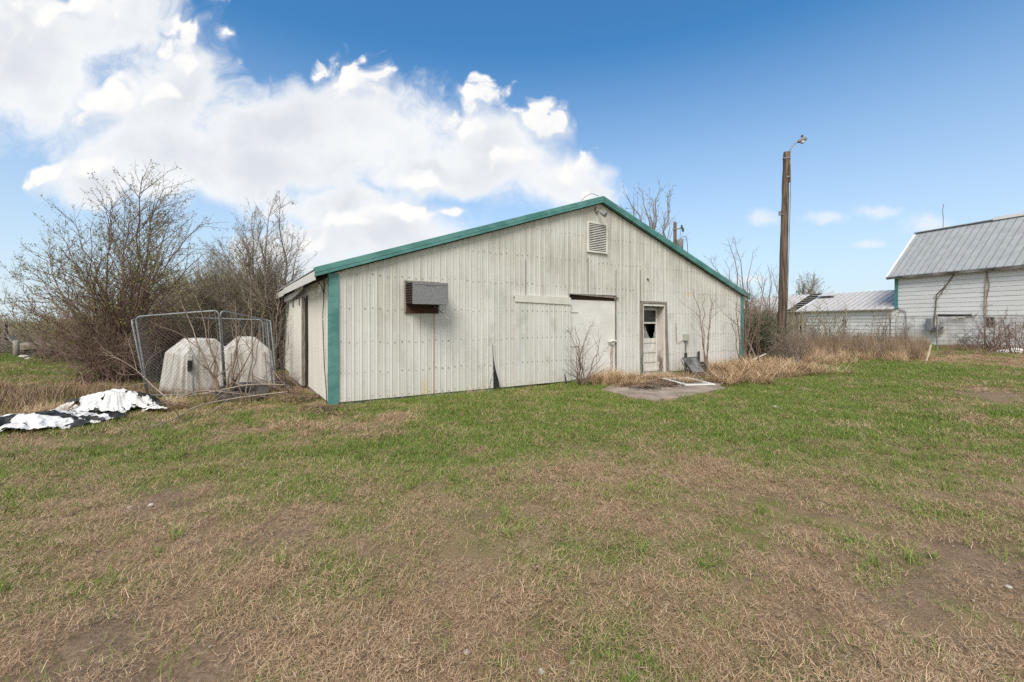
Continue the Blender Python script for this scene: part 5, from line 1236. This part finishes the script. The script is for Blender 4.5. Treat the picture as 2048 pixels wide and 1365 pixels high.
mb = MB(); mb.tube([onwall(1911, 546), onwall(1906, 553), onwall(1892, 573), onwall(1874, 589), onwall(1873, 610), onwall(1870, 640), onwall(1868, 665)], .035, 8); mb.build('downpipe', M_wire, BARN)
mb = MB(); mb.tube([onwall(1974, 541, .06), onwall(1972, 580, .06), onwall(1971, 632, .06)], .04, 7); mb.build('conduit', simple('rusty_conduit', (.30, .22, .16), (.44, .36, .29), 4, .8), BARN)
rr_ = np.random.default_rng(77); mb = MB()
St = np.array([np.array([onwall(*q, .06) for q in p_]) for p_ in (((1862, 670), (1866, 645), (1872, 620), (1873, 598)), ((1875, 600), (1884, 585), (1898, 566), (1908, 550)), ((1972, 640), (1974, 600), (1980, 570), (1974, 545)), ((1815, 680), (1814, 655), (1812, 625), (1796, 616)), ((1880, 640), (1905, 640), (1930, 636), (1955, 630)))])
tubes(mb, St, np.full((5, 4), .022), 5); A, La, _ = offshoot(rr_, St, np.full(5, 2.2), 7, .05, .28, (.5, 1.3), 6, .25, -.08); A[:, :, 1] = -.05 - .05 * np.abs(A[:, :, 1] + .06); tubes(mb, A, np.full((len(A), 6), .008), 3)
root = thing('vine', 'leafless vines climbing the pipe and wall of the white barn', 'vine', BC, BA); mb.build('stem', M_barkgrey, root)
# boarded window, dark gap, fan box, rubble-grey lump
mb = MB()
for a, b_, c_, d_ in ((WU0, WU0 + .07, WZ0, WZ1), (WU1 - .07, WU1, WZ0, WZ1), (WU0 + .07, WU1 - .07, WZ0, WZ0 + .07), (WU0 + .07, WU1 - .07, WZ1 - .07, WZ1), ((WU0 + WU1) / 2 - .03, (WU0 + WU1) / 2 + .03, WZ0 + .07, WZ1 - .07), (WU0 + .07, WU1 - .07, (WZ0 + WZ1) / 2 - .03, (WZ0 + WZ1) / 2 + .03)): mb.box((a, -.02, c_), (b_, .06, d_))
wn = mb.build('window', M_greywood, BARN); mb = MB(); mb.box((WU0, .062, WZ0), (WU1, .08, WZ1)); mb.build('pane', simple('boarded_pane', (.10, .085, .06), (.30, .27, .20), 5, .7), wn)
g0_ = bp(1874, 633); g1_ = bp(1944, 631); mb = MB(); mb.poly_prism([(g0_[0], -.032, 2.03), (g1_[0], -.032, 2.02), (g1_[0], -.032, 2.12), (g0_[0], -.032, 2.16)], (0, .03, 0)); mb.build('sill_gap', M_dark, BARN)
f0 = bp(1857, 662); f1 = bp(1868, 638); mb = MB(); mb.box((f0[0], -.30, f0[1]), (f1[0], -.002, f1[1])); mb.box((f0[0] + .05, -.33, f0[1] + .08), (f1[0] - .05, -.30, f1[1] - .08)); mb.build('fan_box', M_galv, BARN, bevel=.01)
m0 = bp(1872, 662); m1 = bp(1890, 646); mb = MB(); mb.tube([(m0[0], -.25, m0[1] + .1), ((m0[0] + m1[0]) / 2, -.25, m0[1] + .22), (m1[0], -.22, m1[1] - .2)], [.12, .22, .14], 12); mb.box((m0[0], -.34, m0[1] - .05), (m1[0], -.06, m0[1] + .05)); mb.tube([(m1[0] - .1, -.2, m1[1] - .25), (m1[0] - .1, -.2, m1[1] + .05)], .09, 10); mb.build('blower_motor', M_galv, BARN)
mb = MB(); c = np.array((1.35, BV, BR + .1)); mb.tube([c, c + np.array((.02, 0, .7)), c + np.array((-.03, 0, 1.3)), c + np.array((.05, 0, 1.75))], .018, 6); mb.build('aerial', M_wire, BARN)
# low white shed running on behind the barn
LSH = thing('low_shed', 'low white shed with a pale tin roof running back from the barn corner', 'shed', BC, BA)
U0 = -7.9; LE = 2.62; LR = 4.25
def lp(px, py): return bp(px, py)
w0, z1_ = lp(1684, 639); w1, z0_ = lp(1694, 653)
lap_wall(U0, -.02, -.1, LE + .1, .28, [(w0, w1, z0_, z1_)]).build('siding', M_barnwall, LSH)
mb = MB(); mb.poly_prism([(U0, 0, -.1), (U0, 6, -.1), (U0, 6, LE), (U0, 3, LR - .05), (U0, 0, LE)], (.04, 0, 0)); mb.build('gable_wall', M_barnwall, LSH)
slope(U0 - .35, -.02, -.30, LE, 3, LR, .52, .030, [M_tinroof, M_rustline], 'roof', LSH, True); slope(U0 - .35, -.02, 6.3, LE, 3, LR, .52, .03, M_tinroof, 'roof', LSH)
mb = MB(); mb.box((U0 - .3, -.32, LE - .12), (-.03, -.29, LE - .045)); mb.build('eave_board', M_greywood, LSH)
mb = MB(); mb.beam((U0 - .36, -.34, LE - .02), (U0 - .36, 3, LR - .02), .04, .14, up=(1, 0, 0)); mb.build('rake_board', M_barnwall, LSH)
mb = MB(); um = (w0 + w1) / 2; zm = (z0_ + z1_) / 2
for a, b_, c_, d_ in ((w0 - .05, w0 + .03, z0_ - .05, z1_ + .05), (w1 - .03, w1 + .05, z0_ - .05, z1_ + .05), (w0 + .03, w1 - .03, z0_ - .05, z0_ + .02), (w0 + .03, w1 - .03, z1_ - .02, z1_ + .05), (um - .025, um + .025, z0_ + .02, z1_ - .02), (w0 + .03, w1 - .03, zm - .025, zm + .025)): mb.box((a, -.05, c_), (b_, .03, d_))
wn = mb.build('window', M_whitewood, LSH); mb = MB(); mb.box((w0 - .02, .035, z0_ - .03), (w1 + .02, .045, z1_ + .03)); mb.build('pane', M_glassdark, wn)
mb = MB(); mb.poly_prism([(U0 - .2, 2.0, LR - .22), (U0 + 1.5, 2.0, LR - .22), (U0 + .6, 3.0, LR + .26)], (.02, .05, .04)); mb.poly_prism([(U0 - .2, 2.0, LR - .22), (U0 + .6, 3.0, LR + .26), (U0 - .4, 3.0, LR + .05)], (.02, .05, .04)); mb.build('lifted_roof_sheet', M_tinroof, LSH)
# derelict shed beyond, roof boards bare
DSH = thing('derelict_shed', 'derelict shed behind the lamp pole with a strip of bare roof boards', 'shed', BC, BA)
D0, D1 = -16.5, -8.45
mb = MB(); mb.box((D0, .0, -.3), (D1, .05, 2.45)); mb.build('front_wall', M_greywood, DSH)
mb = MB(); mb.poly_prism([(D1 - .02, .06, -.3), (D1 - .02, 6, -.3), (D1 - .02, 6, 2.5), (D1 - .02, 3, LR), (D1 - .02, .06, 2.5)], (-.04, 0, 0)); mb.build('gable_wall', M_dark, DSH)
slope(D0, D1 - 1.25, -.2, 2.55, 3, LR + .1, .5, .03, [M_tinroof, M_rustline], 'roof', DSH, True); slope(D0, D1, 6.2, 2.55, 3, LR + .1, .5, .03, M_tinroof, 'roof', DSH)
mb = MB(); mb.poly_prism([(D0, -.1, 2.50), (D1, -.1, 2.50), (D1, 3, LR - .05), (D0, 3, LR - .05)], (0, 0, -.02)); mb.build('roof_void', M_dark, DSH)
for i in range(8):
    t = (i + .4) / 8; mb = MB(); v = -.15 + 3.1 * t; z = 2.54 + (LR + .05 - 2.54) * t; mb.beam((D1 - 1.30, v, z), (D1 + .02, v, z), .13, .035); mb.build('roof_board', M_whitewood, DSH)
# wooden crate shack in the scrub by the corner
cb = ground_at(1512, 18.2); root = thing('plank_hutch', 'small grey plank hutch half hidden in the scrub between shed and lamp pole', 'hutch', cb)
mb = MB()
for k in range(6): mb.box((-.75, -.5, .12 * k + .02), (.85, -.47, .12 * k + .128))
mb.box((-.75, -.468, .02), (-.70, .5, .74)); mb.box((.80, -.468, .02), (.85, .5, .74)); mb.build('plank_wall', M_greywood, root)
mb = MB(); mb.poly_prism([(-.85, -.62, 1.02), (.98, -.62, 1.04), (.98, .6, 1.18), (-.85, .6, 1.16)], (0, 0, .04)); mb.build('lid', M_greywood, root)
mb = MB(); mb.box((-.69, -.44, .02), (.79, -.42, 1.0)); mb.build('dark_opening', M_dark, root)

# ------------------------------------------------------------------ woven wire fence on the right
def wire_fence():
    p0, p1 = np.array((at(1590, 645, 25.5)[0], 25.5, 0)), np.array((at(2080, 645, 24.2)[0], 24.2, 0)); root = thing('wire_fence', 'tall rusty woven wire fence in front of the white barn and low shed', 'fence', p0)
    d = p1 - p0; L_ = np.linalg.norm(d); hz_ = np.arange(.35, 2.0, .21); k = 60
    P = np.array([[d * t + np.array((0, 0, z + .02 * math.sin(t * 23 + z * 9))) for t in np.linspace(0, 1, k)] for z in hz_])
    mb = MB(); tubes(mb, P, np.full((len(P), k), .0085), 4)
    vt = np.arange(0, L_, .42); P = np.array([[d * (t / L_) + np.array((.02 * math.sin(t * 7 + z * 3), 0, z)) for z in np.linspace(.05, 1.98, 5)] for t in vt]); tubes(mb, P, np.full((len(P), 5), .0055), 4)
    mb.build('wire_mesh', M_wire, root)
    for t in np.linspace(.02, .98, 6):
        mb = MB(); q = d * t; mb.tube([q + np.array((0, .05, -.1)), q + np.array((0, .05, 2.05))], .035, 8); mb.build('post', M_greywood, root)
wire_fence()

# ------------------------------------------------------------------ far left: posts, wire, broken cart, brush, tree line
fp_ = []
for i, (px, py0, py1, r_, m, lab) in enumerate([(33, 681, 712, .11, M_greywood, 'leaning grey fence post beside the broken wooden bin'), (101, 680, 716, .13, simple('mossy_post', (.14, .13, .09), (.26, .26, .18), 5, .9, 0, .3, (4, 4, .6)), 'thick mossy fence post in the middle of the back field'), (163, 672, 716, .06, M_barkred, 'thin brown fence post under the big tree')]):
    Z = 20.2; b = ground_at(px, Z); t = at(px - 1, py0, Z); mb = MB(); t_ = t - b
    mb.tube([np.array((0, 0, -.1)), t_ * .5 + np.array((.01, 0, 0)), t_], [r_, r_ * .95, r_ * .9], 10); o = mb.build('fence_post', m, None, smooth=True); o.location = b; tag(o, lab, 'fence post', 'posts of the old field fence'); fp_.append((b, t_))
mb = MB(); base = fp_[0][0]
for f in (.35, .65, .9):
    P = [np.array((-3.0, .4, 1.0 * f))] + [b - base + t_ * f for b, t_ in fp_] + [fp_[-1][0] - base + np.array((4, -.5, .9 * f))]; mb.tube(spline(P, 6), .006, 5)
o = mb.build('fence_wire', M_wire, None); o.location = base; tag(o, 'slack rusty wires strung between the old fence posts', 'fence wire')
b = ground_at(64, 21.5); root = thing('broken_bin', 'broken wooden bin tipped on rubble among brush at the far left', 'bin', b, .3)
mb = MB(); mb.poly_prism([(-.45, -.4, .55), (.65, -.45, .62), (.75, -.4, .40), (-.30, -.4, .30)], (0, .7, .12)); mb.build('tray', M_greywood, root, bevel=.01)
mb = MB(); mb.beam((-.75, -.1, .95), (-.35, -.1, .38), .35, .05); mb.build('loose_board', M_greywood, root)
mb = MB(); mb.box((-.2, -.2, .0), (.55, .2, .3)); mb.build('base', M_black, root, bevel=.03)
for i, (px, py, Z, s) in enumerate([(92, 703, 21, .16), (84, 706, 21, .12), (47, 710, 20.5, .18), (55, 712, 20.5, .13)]):
    rock(['pale rubble stone behind the mossy post', 'small rubble stone between bin and mossy post', 'pale stone left of the broken bin', 'small stone at the foot of the broken bin'][i], px, py + 6, s, 440 + i, M_stone)
sb = ground_at(6, 24); woody('tree', 'dead forked snag standing at the left edge of the back field', 'snag', sb, [at(11, 648, 24), at(13, 636, 24), at(8, 640, 24)], 90, M_barkred, .14, .5, .5, 0, .2, .3, None, bow=1.0, rad=.02, twig=.02)
# brush piles and scrub, one mass
def scrub(name, label, box, n, h0, h1, seed, m, sink=0):
    r_ = np.random.default_rng(seed); x = r_.uniform(box[0], box[1], n); y = r_.uniform(box[2], box[3], n)
    ok = ~blocked(x, y); x, y = x[ok], y[ok]; n = len(x)
    s = np.stack([x, y, gh(x, y) - sink], -1); d = np.stack([r_.normal(0, .35, n), r_.normal(0, .35, n), np.ones(n)], -1); hh = r_.uniform(h0, h1, n) * (.6 + .8 * fbm(x, y, .25, 3, seed))
    P = grow(r_, s, d, hh, 5, .10, .02); mb = MB(); rad = .006 + .00045 * y
    tubes(mb, P, rad[:, None] * np.linspace(1, .45, 5)[None], 3, 0); A, La, _ = offshoot(r_, P, hh, 2.2, .25, .35, (.35, .9), 4, .1, .04); tubes(mb, A, np.full((len(A), 1), .010) * np.linspace(1.4, .6, 4)[None], 3, 1)
    o = mb.build(name, [m, M_budolive], None); return tag(o, label, 'scrub', kind='stuff')
scrub('scrub', 'band of leafless brown scrub closing off the back field at left', (-62, -16, 29, 42), 3400, 1.2, 2.1, 501, M_barkgrey)
scrub('scrub', 'nearer brown brush along the old field fence', (-27, -13, 21.5, 25.5), 900, .6, 1.3, 502, M_barkred)
scrub('scrub', 'pale leafless scrub closing off the ground behind the shed and fence', (13, 60, 44, 74), 2400, 2.0, 4.2, 503, M_barktan)
scrub('scrub', 'leafless scrub behind the shed right corner and lamp pole', (10, 21, 27, 42), 900, 1.6, 3.2, 504, M_barkgrey)
scrub('tree_line', 'far off line of bare trees along the horizon', (-150, -50, 100, 150), 2600, 4.5, 7.5, 505, M_barktan)
scrub('scrub', 'tall pale scrub filling the ground behind the kennel thicket', (-19, -9.5, 17.5, 27), 1500, 2.2, 4.2, 506, M_barktan)
# sticks of the brush pile by the fence at left
def pile(label, px, Z, n, w, h, seed):
    b = ground_at(px, Z); r_ = np.random.default_rng(seed); s = np.stack([r_.normal(0, w, n), r_.normal(0, w * .4, n), np.abs(r_.normal(0, h, n))], -1); d = np.stack([r_.normal(0, 1, n), r_.normal(0, .5, n), r_.normal(.12, .22, n)], -1)
    P = grow(r_, s, d, r_.uniform(.5, 1.8, n), 5, .12, 0); P[:, :, 2] = np.maximum(P[:, :, 2], .01); mb = MB(); tubes(mb, P, r_.uniform(.006, .016, n)[:, None] * np.linspace(1, .5, 5)[None], 4); o = mb.build('brush_pile', M_barkgrey, None); o.location = b; return tag(o, label, 'brush pile')
pile('heap of grey cut brush right of the mossy fence post', 128, 21.8, 260, 1.0, .30, 601); pile('heap of grey cut brush left of the broken bin', 20, 22.5, 320, 1.5, .40, 602)
